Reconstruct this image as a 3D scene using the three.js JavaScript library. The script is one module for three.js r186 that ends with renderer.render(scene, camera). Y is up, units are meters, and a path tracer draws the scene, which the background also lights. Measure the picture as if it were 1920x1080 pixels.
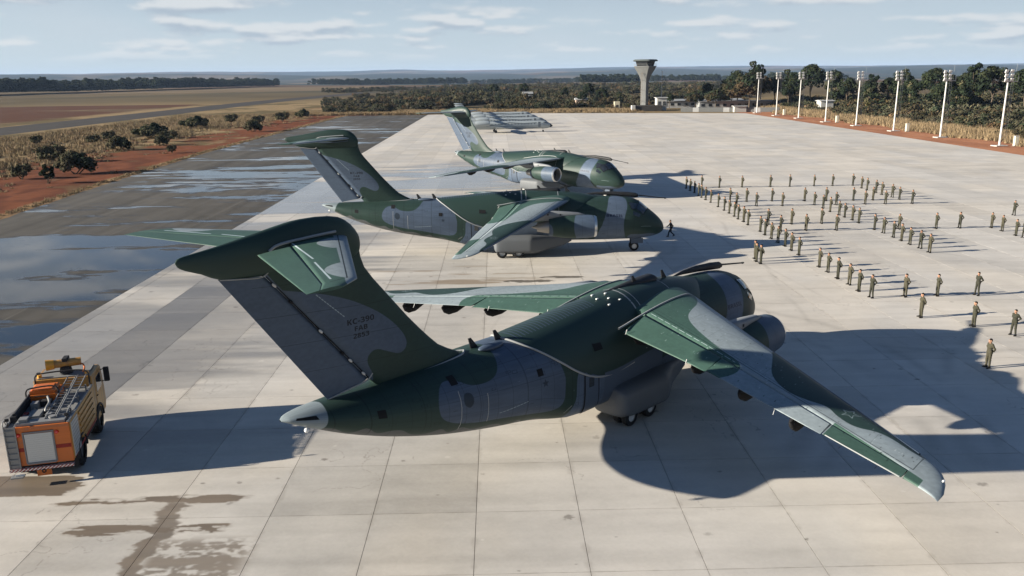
import * as THREE from 'three';
import { mergeGeometries, mergeVertices } from 'three/addons/utils/BufferGeometryUtils.js';

// ---------------------------------------------------------------- camera, sky, sun, exposure
// world: x right, y up, -z into the distance; P(x, d, y) takes the distance d ahead of the camera
const P = (x, d, y = 0) => new THREE.Vector3(x, y, -d);
const DEG = Math.PI / 180;
const scene = new THREE.Scene();
const camera = new THREE.PerspectiveCamera(38.89, 16 / 9, 0.5, 40000);
camera.position.set(0, 16.44, 0);
camera.rotation.order = 'YXZ';
camera.rotation.set(-14.62 * DEG, -0.987 * DEG, -0.667 * DEG);
scene.add(camera);
const renderer = new THREE.WebGLRenderer({ antialias: true });
renderer.toneMapping = THREE.LinearToneMapping;
renderer.toneMappingExposure = 2.65;
renderer.shadowMap.enabled = true;

const SUN_EL = 16.3 * DEG, SUN_AZ = 9.3 * DEG;   // shadows run to the right and a little away
const sunDir = new THREE.Vector3(-Math.cos(SUN_AZ) * Math.cos(SUN_EL), Math.sin(SUN_EL), Math.sin(SUN_AZ) * Math.cos(SUN_EL));
const sun = new THREE.DirectionalLight(new THREE.Color(1.0, 0.92, 0.79), 5.0);
sun.position.copy(sunDir).multiplyScalar(400).add(P(20, 120));
sun.target.position.copy(P(20, 120));
sun.castShadow = true;
sun.shadow.mapSize.set(4096, 4096);
Object.assign(sun.shadow.camera, { left: -260, right: 260, top: 200, bottom: -200, near: 1, far: 1200 });
scene.add(sun, sun.target);

// ---- small maths
function rng(seed) { let a = seed >>> 0; return () => { a = (a + 0x6D2B79F5) | 0; let t = Math.imul(a ^ (a >>> 15), 1 | a); t = (t + Math.imul(t ^ (t >>> 7), 61 | t)) ^ t; return ((t ^ (t >>> 14)) >>> 0) / 4294967296; }; }
const lattice = new Float32Array(65536); { const r = rng(77); for (let i = 0; i < 65536; i++) lattice[i] = r(); }
function noise(x, y, seed = 0) {
  x += seed * 17.31; y += seed * 29.77;
  const xi = Math.floor(x), yi = Math.floor(y); let fx = x - xi, fy = y - yi;
  fx = fx * fx * (3 - 2 * fx); fy = fy * fy * (3 - 2 * fy);
  const a = (xi & 255), b = ((xi + 1) & 255), c = (yi & 255) << 8, d = ((yi + 1) & 255) << 8;
  const p = lattice[a | c], q = lattice[b | c], r = lattice[a | d], s = lattice[b | d];
  return p + (q - p) * fx + (r - p + (p - q - r + s) * fx) * fy;
}
function fbm(x, y, oct = 4, seed = 0) { let v = 0, a = 0.5, t = 0; for (let i = 0; i < oct; i++) { v += a * noise(x, y, seed + i * 3); t += a; x *= 2.03; y *= 2.03; a *= 0.5; } return v / t; }
const clamp = (x, a = 0, b = 1) => x < a ? a : x > b ? b : x;
const sstep = (a, b, x) => { const t = clamp((x - a) / (b - a)); return t * t * (3 - 2 * t); };
const lerp = (a, b, t) => a + (b - a) * t;
const mix3 = (a, b, t) => [a[0] + (b[0] - a[0]) * t, a[1] + (b[1] - a[1]) * t, a[2] + (b[2] - a[2]) * t];
const toS = x => { x = clamp(x); return 255 * (x <= 0.0031308 ? 12.92 * x : 1.055 * Math.pow(x, 1 / 2.4) - 0.055); };
const S = (r, g, b) => { const f = v => { v /= 255; return v <= 0.04045 ? v / 12.92 : Math.pow((v + 0.055) / 1.055, 2.4); }; return [f(r), f(g), f(b)]; };
function table(rows, x, col) {            // smooth interpolation in a table whose first column is x
  let i = 0; while (i < rows.length - 2 && x > rows[i + 1][0]) i++;
  const r0 = rows[Math.max(0, i - 1)], r1 = rows[i], r2 = rows[i + 1], r3 = rows[Math.min(rows.length - 1, i + 2)];
  const h = r2[0] - r1[0], t = clamp((x - r1[0]) / h);
  const m1 = r2 === r0 ? 0 : (r2[col] - r0[col]) / (r2[0] - r0[0]), m2 = r3 === r1 ? 0 : (r3[col] - r1[col]) / (r3[0] - r1[0]);
  const d = (r2[col] - r1[col]) / h, lim = m => d === 0 || m * d <= 0 ? 0 : Math.sign(d) * Math.min(Math.abs(m), 3 * Math.abs(d));
  const t2 = t * t, t3 = t2 * t;
  return (2 * t3 - 3 * t2 + 1) * r1[col] + (t3 - 2 * t2 + t) * h * lim(m1) + (-2 * t3 + 3 * t2) * r2[col] + (t3 - t2) * h * lim(m2);
}

// ---- the sky: pale haze at the horizon, deeper blue overhead, thin broken cloud, brighter towards the sun
{
  const W = 4096, H = 2048, data = new Float32Array(W * H * 4);
  const hor = [0.214, 0.247, 0.262], low = [0.186, 0.226, 0.255], zen = [0.011, 0.031, 0.082], gnd = [0.10, 0.09, 0.08];
  const cloudLit = [0.300, 0.302, 0.300], cloudDark = [0.150, 0.176, 0.206];
  for (let j = 0; j < H; j++) {
    const el = (j + 0.5) / H * Math.PI - Math.PI / 2, sy = Math.sin(el), cy = Math.cos(el);
    for (let i = 0; i < W; i++) {
      const k = (j * W + i) * 4; let c;
      if (el < 0) c = mix3(hor, gnd, sstep(0, -0.12, el));
      else {
        const az = ((i + 0.5) / W - 0.5) * 2 * Math.PI, dx = Math.cos(az) * cy, dz = Math.sin(az) * cy;
        const e = el / DEG;
        c = mix3(hor, low, sstep(0, 5, e)); c = mix3(c, [0.105, 0.160, 0.232], sstep(4.5, 11, e)); c = mix3(c, zen, 1 - Math.exp(-Math.max(0, e - 3.5) / 15));
        const cs = dx * sunDir.x + sy * sunDir.y + dz * sunDir.z;
        const glow = Math.exp(-(1 - cs) * 3.2) * 0.55 + Math.exp(-(1 - cs) * 26) * 0.8;
        c = [c[0] * (1 + glow), c[1] * (1 + glow * 0.93), c[2] * (1 + glow * 0.8)];
        if (e > 0.7) {
          // small fair-weather clouds: lit tops, greyer bases, with a thin veil between
          const at = t => [dx * t, dz * t], t = 1 / (sy + 0.12), [px, pz] = at(t), [qx, qz] = at(1 / (sy + 0.12 + 0.0065));
          const oct = e > 30 ? 4 : 6, n = fbm(px * 2.5 + 3.1, pz * 2.5, oct, 5), up = fbm(qx * 2.5 + 3.1, qz * 2.5, oct, 5), w = fbm(px * 0.75, pz * 0.75 + 9, 3, 21);
          const cov = sstep(0.525, 0.70, n + (w - 0.5) * 0.42) * sstep(0.9, 1.8, e);
          const veil = sstep(0.42, 0.8, fbm(px * 0.9 + 40, pz * 0.45, 4, 33)) * 0.30 * sstep(0.6, 2.5, e) * sstep(16, 7, e);
          const lit = clamp(0.62 + (n - up) * 7.5 - (n - 0.6) * 1.2), cl = mix3(cloudDark, cloudLit, lit), dim = lerp(1, 0.35, sstep(5, 30, e));
          c = mix3(c, [cloudLit[0] * 0.80 * dim, cloudLit[1] * 0.85 * dim, cloudLit[2] * 0.92 * dim], veil);
          c = mix3(c, [cl[0] * (1 + glow * 0.5) * dim, cl[1] * (1 + glow * 0.5) * dim, cl[2] * (1 + glow * 0.45) * dim], cov * 0.66);
        }
      }
      data[k] = c[0]; data[k + 1] = c[1]; data[k + 2] = c[2]; data[k + 3] = 1;
    }
  }
  const sky = new THREE.DataTexture(data, W, H, THREE.RGBAFormat, THREE.FloatType);
  sky.mapping = THREE.EquirectangularReflectionMapping; sky.magFilter = sky.minFilter = THREE.LinearFilter; sky.needsUpdate = true;
  scene.background = sky; scene.environment = sky;
}
scene.fog = new THREE.FogExp2(new THREE.Color(0.36, 0.50, 0.74), 0.000045);

// ---------------------------------------------------------------- naming helpers
const taken = new Map();
function numbered(name) { const n = taken.get(name) || 0; taken.set(name, n + 1); return n ? `${name}_${String(n).padStart(3, '0')}` : name; }
function tag(o, label, category, group, kind) {
  o.userData = { label, category }; if (group) o.userData.group = group; if (kind) o.userData.kind = kind; return o;
}
function shade(o) { o.traverse(m => { if (m.isMesh) { m.castShadow = true; m.receiveShadow = true; } }); return o; }
function thing(name, label, category, group, kind) { const g = new THREE.Group(); g.name = numbered(name); scene.add(g); return tag(g, label, category, group, kind); }
function part(parent, name, geo, m) { const o = new THREE.Mesh(geo, m); o.name = name; o.castShadow = o.receiveShadow = true; parent.add(o); return o; }
function solo(name, geo, m, label, category, group, kind) { const o = new THREE.Mesh(geo, m); o.name = numbered(name); o.castShadow = o.receiveShadow = true; scene.add(o); return tag(o, label, category, group, kind); }
function dup(src, label, group) { const c = src.clone(); c.name = numbered(src.name.replace(/_\d{3}$/, '')); scene.add(c); c.userData = { ...src.userData }; if (label) c.userData.label = label; if (group) c.userData.group = group; return c; }
function mat(rgb, rough = 0.7, extra = {}) { const m = new THREE.MeshPhysicalMaterial({ roughness: rough, specularIntensity: rough > 0.6 ? 0.3 : rough > 0.44 ? 0.5 : 1, ...extra }); m.color.setRGB(...rgb); return m; }

// ---- geometry helpers
function box(w, h, d, x = 0, y = 0, z = 0, ry = 0, rz = 0, rx = 0) { const g = new THREE.BoxGeometry(w, h, d); if (rx) g.rotateX(rx); if (rz) g.rotateZ(rz); if (ry) g.rotateY(ry); g.translate(x, y, z); return g; }
function bevelBox(w, h, d, b = 0.03) {     // box with chamfered edges
  const s = new THREE.Shape(), x = w / 2 - b, y = h / 2 - b; s.moveTo(-x, -y); s.lineTo(x, -y); s.lineTo(x, y); s.lineTo(-x, y); s.closePath();
  const g = new THREE.ExtrudeGeometry(s, { depth: d - 2 * b, bevelEnabled: true, bevelThickness: b, bevelSize: b, bevelSegments: 2 }); g.translate(0, 0, -d / 2 + b); return g;
}
function at(g, x, y, z) { g.translate(x, y, z); return g; }
function bar(a, b, r, n = 6, r2 = r) { const d = b.clone().sub(a), L = d.length(); const g = new THREE.CylinderGeometry(r2, r, L, n); g.translate(0, L / 2, 0); g.applyQuaternion(new THREE.Quaternion().setFromUnitVectors(new THREE.Vector3(0, 1, 0), d.normalize())); g.translate(a.x, a.y, a.z); return g; }
const V = (x, y, z) => new THREE.Vector3(x, y, z);
function tube(pts, r, seg = 24, n = 6) { return new THREE.TubeGeometry(new THREE.CatmullRomCurve3(pts), seg, r, n, false); }
function merge(list) { return mergeGeometries(list.map(g => { g = g.index ? g.toNonIndexed() : g; for (const k of Object.keys(g.attributes)) if (!['position', 'normal', 'uv'].includes(k)) g.deleteAttribute(k); if (!g.attributes.uv) g.setAttribute('uv', new THREE.BufferAttribute(new Float32Array(g.attributes.position.count * 2), 2)); return g; })); }
function loft(rings, { closeU = true, capA = false, capB = false, uv } = {}) {   // rings: arrays of Vector3 of one length
  const n = rings[0].length, pos = [], uvs = [], idx = [], cols = closeU ? n + 1 : n;
  rings.forEach((r, i) => { for (let k = 0; k < cols; k++) { const p = r[k % n]; pos.push(p.x, p.y, p.z); const q = uv ? uv(p, i, k) : [k / (cols - 1), i / (rings.length - 1)]; uvs.push(q[0], q[1]); } });
  for (let i = 0; i < rings.length - 1; i++) for (let k = 0; k < cols - 1; k++) { const a = i * cols + k, b = a + 1, c = a + cols, d = c + 1; idx.push(a, c, b, b, c, d); }
  const g = new THREE.BufferGeometry();
  const cap = (ri, flip) => { const r = rings[ri], base = pos.length / 3, c = r.reduce((s, p) => s.add(p), V(0, 0, 0)).multiplyScalar(1 / n); for (const p of [...r, c]) { pos.push(p.x, p.y, p.z); const q = uv ? uv(p, ri, 0) : [0, 0]; uvs.push(q[0], q[1]); } for (let k = 0; k < n; k++) { const a = base + k, b = base + (k + 1) % n; flip ? idx.push(a, base + n, b) : idx.push(a, b, base + n); } };
  if (capA) cap(0, false); if (capB) cap(rings.length - 1, true);
  g.setAttribute('position', new THREE.Float32BufferAttribute(pos, 3)); g.setAttribute('uv', new THREE.Float32BufferAttribute(uvs, 2)); g.setIndex(idx);
  g.computeVertexNormals();
  if (closeU) { const nn = g.attributes.normal; for (let i = 0; i < rings.length; i++) { const a = i * cols, b = a + cols - 1; const v = V(nn.getX(a) + nn.getX(b), nn.getY(a) + nn.getY(b), nn.getZ(a) + nn.getZ(b)).normalize(); nn.setXYZ(a, v.x, v.y, v.z); nn.setXYZ(b, v.x, v.y, v.z); } }
  return g;
}
function sheet(x0, x1, d0, d1, y, uvf) {   // flat ground sheet
  const g = new THREE.BufferGeometry();
  g.setAttribute('position', new THREE.Float32BufferAttribute([x0, y, -d0, x1, y, -d0, x1, y, -d1, x0, y, -d1], 3));
  g.setAttribute('normal', new THREE.Float32BufferAttribute([0, 1, 0, 0, 1, 0, 0, 1, 0, 0, 1, 0], 3));
  g.setAttribute('uv', new THREE.Float32BufferAttribute([[x0, d0], [x1, d0], [x1, d1], [x0, d1]].flatMap(([x, d]) => uvf(x, d)), 2));
  g.setIndex([0, 1, 2, 0, 2, 3]); return g;
}
function dataTex(W, H, f, srgb = true) {   // f(u, v) -> [r, g, b] linear, v upwards
  const a = new Uint8Array(W * H * 4);
  for (let j = 0; j < H; j++) for (let i = 0; i < W; i++) { const c = f((i + 0.5) / W, (j + 0.5) / H), k = (j * W + i) * 4; for (let q = 0; q < 3; q++) a[k + q] = srgb ? toS(c[q]) : clamp(c[q]) * 255; a[k + 3] = 255; }
  const t = new THREE.DataTexture(a, W, H); t.magFilter = THREE.LinearFilter; t.minFilter = THREE.LinearMipmapLinearFilter; t.generateMipmaps = true; if (srgb) t.colorSpace = THREE.SRGBColorSpace; t.needsUpdate = true; return t;
}
function twoTex(W, H, f) {                 // f -> {c: colour, r: roughness, s: strength of the surface shine (dry pores low, water 1)}
  const a = new Uint8Array(W * H * 4), b = new Uint8Array(W * H * 4);
  for (let j = 0; j < H; j++) for (let i = 0; i < W; i++) { const o = f((i + 0.5) / W, (j + 0.5) / H), k = (j * W + i) * 4; a[k] = toS(o.c[0]); a[k + 1] = toS(o.c[1]); a[k + 2] = toS(o.c[2]); b[k] = b[k + 1] = b[k + 2] = clamp(o.r) * 255; a[k + 3] = 255; b[k + 3] = clamp(o.s ?? 1) * 255; }
  const mk = (d, s) => { const t = new THREE.DataTexture(d, W, H); t.magFilter = THREE.LinearFilter; t.minFilter = THREE.LinearMipmapLinearFilter; t.generateMipmaps = true; if (s) t.colorSpace = THREE.SRGBColorSpace; t.needsUpdate = true; return t; };
  return [mk(a, true), mk(b, false)];
}
// ---------------------------------------------------------------- ground
// what the concrete is at a place: cast tone of each slab, wear, damp film, oil and rust stains
const slabX = x => Math.floor((x + 1) / 4), slabD = d => Math.floor((d - 32.65) / 4.1);
function streak(x, d, sx, sd, seed) { return fbm(x / sx, d / sd, 4, seed); }
function concreteAt(x, d, fine) {
  const tone = noise(slabX(x) * 7.7 + 0.5, slabD(d) * 5.3 + 0.5, 61), lane = noise(slabX(x) * 3.1 + 0.3, 4.5, 64);
  const big = fbm(x / 14, d / 22, 4, 1), mid = fbm(x / 2.6, d / 2.6, 4, 8), wear = streak(x, d, 9, 0.8, 12);
  let k = 1 + (tone - 0.5) * 0.17 + (lane - 0.5) * 0.12 + (big - 0.5) * 0.20 + (mid - 0.5) * 0.17 + (wear - 0.5) * 0.26 + (fbm(x / 0.7, d / 0.5, 3, 14) - 0.5) * 0.10 - 0.10 * sstep(14, -6, x + (big - 0.5) * 20) * sstep(70, 40, d);
  if (fine) k += (noise(x * 11, d * 11, 3) - 0.5) * 0.05 + (noise(x * 27, d * 27, 4) - 0.5) * 0.04;
  const warm = fbm(x / 6, d / 9, 3, 17);
  let c = mix3([0.520, 0.478, 0.416], [0.485, 0.457, 0.414], sstep(0.35, 0.65, warm)), r = 0.72 + (mid - 0.5) * 0.25;
  c = [c[0] * k, c[1] * k, c[2] * k];
  if (fine) {   // drips of oil, filled spalls, hairline cracks and grime lodged along the joints
    const cx = Math.floor(x / 1.7), cd = Math.floor(d / 1.7), h = k2 => noise(cx * 3.7 + k2 * 11.3 + 0.5, cd * 5.9 + 0.5, 81 + k2);
    if (h(0) > 0.66) { const rr = 0.04 + 0.22 * h(1) * h(1), q = Math.hypot(x - (cx + 0.3 + 0.4 * h(2)) * 1.7, (d - (cd + 0.3 + 0.4 * h(3)) * 1.7) * 1.2) / rr + (noise(x * 14, d * 14, 88) - 0.5) * 0.8; if (q < 1.2) c = mix3(c, h(4) > 0.42 ? [0.13, 0.115, 0.098] : [0.56, 0.53, 0.475], sstep(1.1, 0.6, q) * (0.25 + 0.5 * h(5))); }
    const cr = Math.abs(fbm(x / 2.2, d / 2.2, 4, 84) - 0.5); if (cr < 0.004 && noise(x / 5, d / 5, 85) > 0.68) c = mix3(c, [0.20, 0.178, 0.155], 0.45);
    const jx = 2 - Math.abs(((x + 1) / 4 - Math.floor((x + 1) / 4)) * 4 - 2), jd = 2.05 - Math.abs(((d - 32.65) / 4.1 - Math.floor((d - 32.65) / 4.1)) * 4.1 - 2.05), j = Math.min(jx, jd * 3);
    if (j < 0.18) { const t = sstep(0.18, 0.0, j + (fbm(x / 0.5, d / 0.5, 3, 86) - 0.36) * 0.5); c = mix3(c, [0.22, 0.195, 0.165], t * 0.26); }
    // long straight roll marks of tyres
    for (const [x0, sl, w, s] of [[9.2, 0.05, 0.16, 0.20], [10.1, 0.05, 0.16, 0.17], [14.0, -0.08, 0.14, 0.15], [19.5, 0.12, 0.2, 0.16], [-2.4, 0.16, 0.13, 0.12], [24.5, -0.02, 0.15, 0.14]]) { const q = Math.abs(x - x0 - sl * (d - 40) - (fbm(d / 14, x0, 2, 87) - 0.5) * 2.2) / w; if (q < 2.5) c = mix3(c, [0.16, 0.145, 0.13], Math.exp(-q * q) * s * sstep(0.3, 0.62, fbm(x / 1.2, d / 4, 3, 89)) * sstep(42, 54, d)); }
  }
  // curved tyre rubber under and ahead of the near wing
  for (const [cx, cd, R, w, s] of [[2, 40, 13.0, 0.5, 0.22], [2, 40, 14.6, 0.4, 0.18], [4, 41, 16.8, 0.5, 0.16], [5, 42, 19.5, 0.4, 0.12], [30, 62, 16, 0.3, 0.10], [-4, 84, 22, 0.35, 0.10], [45, 30, 24, 0.4, 0.12]]) {
    const q = Math.abs(Math.hypot(x - cx, d - cd) - R - (fbm(x / 5, d / 5, 2, 71) - 0.5) * 1.6) / w;
    if (q < 3) { const t = Math.exp(-q * q) * s * sstep(0.3, 0.6, fbm(x / 3, d / 3, 3, 72)) * sstep(6, 10, x) * sstep(30, 35, d); c = mix3(c, [0.09, 0.085, 0.08], t * 1.6); }
  }
  // damp film draining from the left: mottled lanes across the slabs
  const flow = streak(x, d, 11, 1.7, 23), flow2 = streak(x, d, 26, 6, 29);
  let lane2 = 0, damp = sstep(0.40, 0.60, flow * 0.45 + flow2 * 0.55 + 0.19 * sstep(-8, -28, x) - 0.06) * sstep(-3.5, -12, x + (flow2 - 0.5) * 16) * sstep(33, 39, d) * sstep(190, 120, d);
  // soaked lanes, slab by slab, left of the near tail
  { const row = sstep(40.5, 42, d + (flow - 0.5) * 9 + (x < -21 ? 3 : x < -17 ? 0 : -6)) * sstep(76, 66, d + (flow - 0.5) * 16), col = x < -25 ? 0.36 : x < -21 ? 1 : x < -17 ? 0.66 : x < -13 ? 0.34 : 0; lane2 = row * col * (x > -29 && x < -13 ? 1 : 0) * (0.8 + 0.2 * tone) * sstep(0.24, 0.46, flow * 0.6 + flow2 * 0.4 + col * 0.12); damp = Math.max(damp * 0.7, lane2 * 0.9); }
  // the wide wet sheet behind the middle aircraft
  damp = Math.max(damp, sstep(0.36, 0.5, flow2 * 0.6 + flow * 0.4 + 0.02) * sstep(13, 2, x - (d - 95) * -0.10 + (flow - 0.5) * 9) * sstep(88, 98, d + (flow - 0.5) * 8) * sstep(168, 150, d + (flow - 0.5) * 26));
  const soak = Math.max(sstep(100, 80, d + (flow - 0.5) * 20) * 0.6, lane2); c = mix3(c, [c[0] * lerp(0.52, 0.17, soak), c[1] * lerp(0.535, 0.175, soak), c[2] * lerp(0.56, 0.19, soak)], damp * 0.95); r = lerp(r, lerp(0.16, 0.36, soak), damp);
  // brown standing damp near the middle aircraft's tail and wing
  const rust = sstep(0.52, 0.66, streak(x, d, 5, 0.75, 37)) * sstep(-13, -9, x) * sstep(5, 0, x) * sstep(57, 62, d) * sstep(74, 67, d);
  c = mix3(c, [0.22, 0.165, 0.11], rust * 0.75);
  const spots = [[2.6, 65.2, 2.2, 0.45], [5.4, 66.4, 1.6, 0.4], [0.2, 63.2, 2.6, 0.35]];
  for (const [sx, sd, w, h] of spots) { const q = ((x - sx) / w) ** 2 + ((d - sd) / h) ** 2 + (fbm(x / 0.6, d / 0.4, 3, 55) - 0.5) * 2.2; const t = sstep(1.1, 0.7, q); c = mix3(c, [0.10, 0.085, 0.07], t * 0.85); r = lerp(r, 0.3, t); }
  // spilled water and mud by the truck
  if (x < -5 && d < 34) {
    const n1 = fbm(x / 1.3, d / 0.22, 5, 41), n2 = fbm(x / 2.8, d / 0.42, 4, 43), edge = fbm(x / 0.22, d / 0.18, 3, 47);
    let t = 0;
    const run = (xa, xb, da, db, th) => { const m = sstep(xa - 0.5, xa + 2.2, x) * sstep(xb + 0.5, xb - 2.0, x) * sstep(da - 0.2, da + 0.6, d) * sstep(db + 0.2, db - 0.6, d); t = Math.max(t, sstep(th - 0.075, th, (n1 * 0.45 + n2 * 0.45 + edge * 0.12) + (m - 1) * 0.7) * 0.28, sstep(th, th + 0.05, (n1 * 0.45 + n2 * 0.45 + edge * 0.12) + (m - 1) * 0.7)); };
    run(-19.5, -9.0, 29.3, 30.7, 0.475); run(-17.8, -9.2, 26.9, 28.5, 0.455); run(-14.8, -10.4, 25.6, 26.6, 0.505);
    run(-23.5, -16.8, 30.2, 32.6, 0.30);
    // along the joint and the broad muddy patch
    const j = Math.abs(x + 12.9 + (n2 - 0.5) * 0.9) / (0.28 + 0.5 * edge); t = Math.max(t, sstep(1, 0.55, j) * sstep(23, 24, d) * sstep(30.3, 29.6, d) * 0.9);
    const mud = sstep(0.44, 0.56, n2 * 0.5 + edge * 0.35 + n1 * 0.2) * sstep(-12.9, -12.3, x) * sstep(-8.6, -9.6, x) * sstep(23.6, 24.4, d) * sstep(27.4, 26.6, d);
    t = Math.max(t, mud * 0.8);
    c = mix3(c, [0.085 + 0.10 * n2, 0.066 + 0.075 * n2, 0.048 + 0.05 * n2], clamp(t) * 0.92); r = lerp(r, 0.34, t * 0.8);
  }
  return { c, r, s: clamp(0.30 + 0.7 * damp) };
}
const NX0 = -33, NX1 = 75, ND0 = 18, ND1 = 108;
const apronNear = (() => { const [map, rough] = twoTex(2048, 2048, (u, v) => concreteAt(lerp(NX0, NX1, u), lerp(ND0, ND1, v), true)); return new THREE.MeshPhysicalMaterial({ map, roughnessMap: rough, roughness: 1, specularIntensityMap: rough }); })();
const grain = dataTex(512, 512, (u, v) => { const k = 0.5 + (fbm(u * 64, v * 64, 3, 9) - 0.5) * 0.8; return [k, k, k]; }, false); grain.wrapS = grain.wrapT = THREE.RepeatWrapping;
const FX0 = -33, FX1 = 107, FD0 = -60, FD1 = 385;
const apronFar = (() => { const [map, rough] = twoTex(1024, 2048, (u, v) => {
  const x = lerp(FX0, FX1, u), d = lerp(FD0, FD1, v), o = concreteAt(x, d, false);
  const jx = Math.abs(((x + 1) / 4 + 400) % 1 - 0.5), line = jx > 0.482 ? 0.12 : 0; o.c = o.c.map(q => q * (1 - line)); return o; });
  return new THREE.MeshPhysicalMaterial({ map, roughnessMap: rough, roughness: 1, specularIntensityMap: rough }); })();
const filler = mat([0.21, 0.19, 0.165], 0.95);
const nearUV = (x, d) => [(x - NX0) / (NX1 - NX0), (d - ND0) / (ND1 - ND0)], farUV = (x, d) => [(x - FX0) / (FX1 - FX0), (d - FD0) / (FD1 - FD0)];
const apron = thing('concrete_apron', 'pale concrete apron of square cast slabs under the parked aircraft', 'apron', null, 'structure');
const farRight = 104, farLeft = -29.85;
function farEdge(x) { return 372 - Math.abs(x - 10) * 0.10 - Math.max(0, x - 10) * 0.17; }
{
  const xs = []; for (let k = 0; -29 + 4 * k <= 75; k++) xs.push(-29 + 4 * k);           // joints along the view
  const ds = []; for (let k = -3; 32.65 + 4.1 * k < 106; k++) ds.push(32.65 + 4.1 * k);    // joints across
  const g = 0.010, cells = [];
  for (let i = -1; i < xs.length - 1; i++) for (let j = 0; j < ds.length - 1; j++) {
    const x0 = i < 0 ? farLeft : xs[i], x1 = i < 0 ? xs[0] : xs[i + 1], cd = (ds[j] + ds[j + 1]) / 2, cx = (x0 + x1) / 2;
    cells.push({ x0: x0 + (i < 0 ? 0 : g), x1: x1 - g, d0: ds[j] + g, d1: ds[j + 1] - g, seen: Math.abs(cx - cd * 0.018) < cd * 0.65 + 4 && cd > 22, near: Math.hypot(cx, cd) });
  }
  const r = rng(5);
  const slabGeo = c => {   // top with a worn arris and four short sides; heights differ by a millimetre or two
    const y = -0.0005 - r() * 0.001, b = 0, yb = -0.045, p = [], u = [], idx = [];
    const ring = (e, yy) => [[c.x0 + e, c.d0 + e], [c.x1 - e, c.d0 + e], [c.x1 - e, c.d1 - e], [c.x0 + e, c.d1 - e]].forEach(([x, d]) => { p.push(x, yy, -d); u.push(...nearUV(x, d)); });
    ring(b, y); ring(b, y); ring(0, y); ring(0, y); ring(0, yb);
    idx.push(0, 1, 2, 0, 2, 3);
    for (const o of [4, 12]) for (let k = 0; k < 4; k++) { const a = o + k, q = o + (k + 1) % 4; idx.push(a, a + 4, q, q, a + 4, q + 4); }
    const geo = new THREE.BufferGeometry(); geo.setAttribute('position', new THREE.Float32BufferAttribute(p, 3)); geo.setAttribute('uv', new THREE.Float32BufferAttribute(u, 2)); geo.setIndex(idx);
    const f = geo.toNonIndexed(); f.computeVertexNormals(); return f;
  };
  const seen = cells.filter(c => c.seen).sort((a, b) => a.near - b.near), own = new Set(seen.slice(0, 300));
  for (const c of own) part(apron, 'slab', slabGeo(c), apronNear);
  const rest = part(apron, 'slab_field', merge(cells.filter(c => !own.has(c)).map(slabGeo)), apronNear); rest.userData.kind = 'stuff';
  const X1 = xs[xs.length - 1], D0 = ds[0], D1 = ds[ds.length - 1];
  part(apron, 'joint_filler', sheet(farLeft, X1, D0, D1, -0.028, nearUV), filler);
  const far = [sheet(farLeft, farRight, FD0, D0, -0.002, farUV), sheet(X1, farRight, D0, D1, -0.002, farUV)];
  { // far field up to the slanting far edge
    const p = [], u = [], idx = []; const n = 12;
    for (let i = 0; i <= n; i++) { const x = lerp(farLeft, farRight, i / n); for (const d of [D1, farEdge(x)]) { p.push(x, -0.002, -d); u.push(...farUV(x, d)); } }
    for (let i = 0; i < n; i++) { const a = i * 2; idx.push(a, a + 2, a + 3, a, a + 3, a + 1); }
    const q = new THREE.BufferGeometry(); q.setAttribute('position', new THREE.Float32BufferAttribute(p, 3)); q.setAttribute('uv', new THREE.Float32BufferAttribute(u, 2)); q.setIndex(idx); q.computeVertexNormals(); far.push(q);
  }
  part(apron, 'apron_sheet', merge(far), apronFar);
}

// ---- asphalt shoulder on the left, with standing water
const AX0 = -70, AX1 = -29, AD0 = 20, AD1 = 375;
const shoulderEdge = [[20, -55.5], [60, -58], [100, -61], [134, -63.7], [197, -66.6], [282, -66.4], [356, -65.6], [380, -65.5]];
function asphaltAt(x, d) {
  const lane = fbm(x / 1.1, d / 40, 3, 91), big = fbm(x / 9, d / 30, 4, 92), mid = fbm(x / 1.4, d / 2.2, 4, 93), pv = Math.floor((x + 100) / 7.2);
  let k = 1 + (lane - 0.5) * 0.55 + (big - 0.5) * 0.55 + (mid - 0.5) * 0.3 + (noise(pv * 3.3, 2.2, 95) - 0.5) * 0.35;
  let c = [0.092 * k, 0.085 * k, 0.074 * k], r = 0.82;
  const seam = Math.abs(((x + 100) % 7.2) - 3.6) > 3.52 ? 1 : 0; if (seam) c = mix3(c, [0.19, 0.175, 0.15], 0.5 * noise(d / 6, pv, 96));
  // water: thin sheets that run across the fall of the pavement
  const a = fbm(x / 9, d / 2.2, 5, 101), b = fbm(x / 20, d / 7, 4, 103), e = fbm(x / 1.6, d / 0.5, 3, 105);
  const f = a * 0.47 + b * 0.38 + e * 0.15;
  const win = (xa, xb, da, db, s) => sstep(xa - 3, xa + 3, x) * sstep(xb + 2, xb - 1, x) * sstep(da - 3, da + 3, d) * sstep(db + 3, db - 3, d) * s;
  const m = Math.max(win(-60, -28, 62, 88, 0.185), win(-60, -28, 50, 57, 0.11), win(-52, -28, 91, 98, 0.13), win(-44, -28, 100, 112, 0.08), win(-55, -28, 128, 150, 0.115), win(-62, -28, 56, 62, 0.06));
  const wet = sstep(0.545, 0.585, f + m - 0.04), damp = sstep(0.47, 0.57, f + m - 0.04);
  c = mix3(c, [c[0] * 0.55, c[1] * 0.56, c[2] * 0.58], damp); r = lerp(lerp(r, 0.42, damp), 0.035, wet); c = mix3(c, [0.012, 0.013, 0.014], wet * 0.9);
  return { c, r, s: clamp(0.22 + 0.35 * damp + 0.8 * wet) };
}
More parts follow.
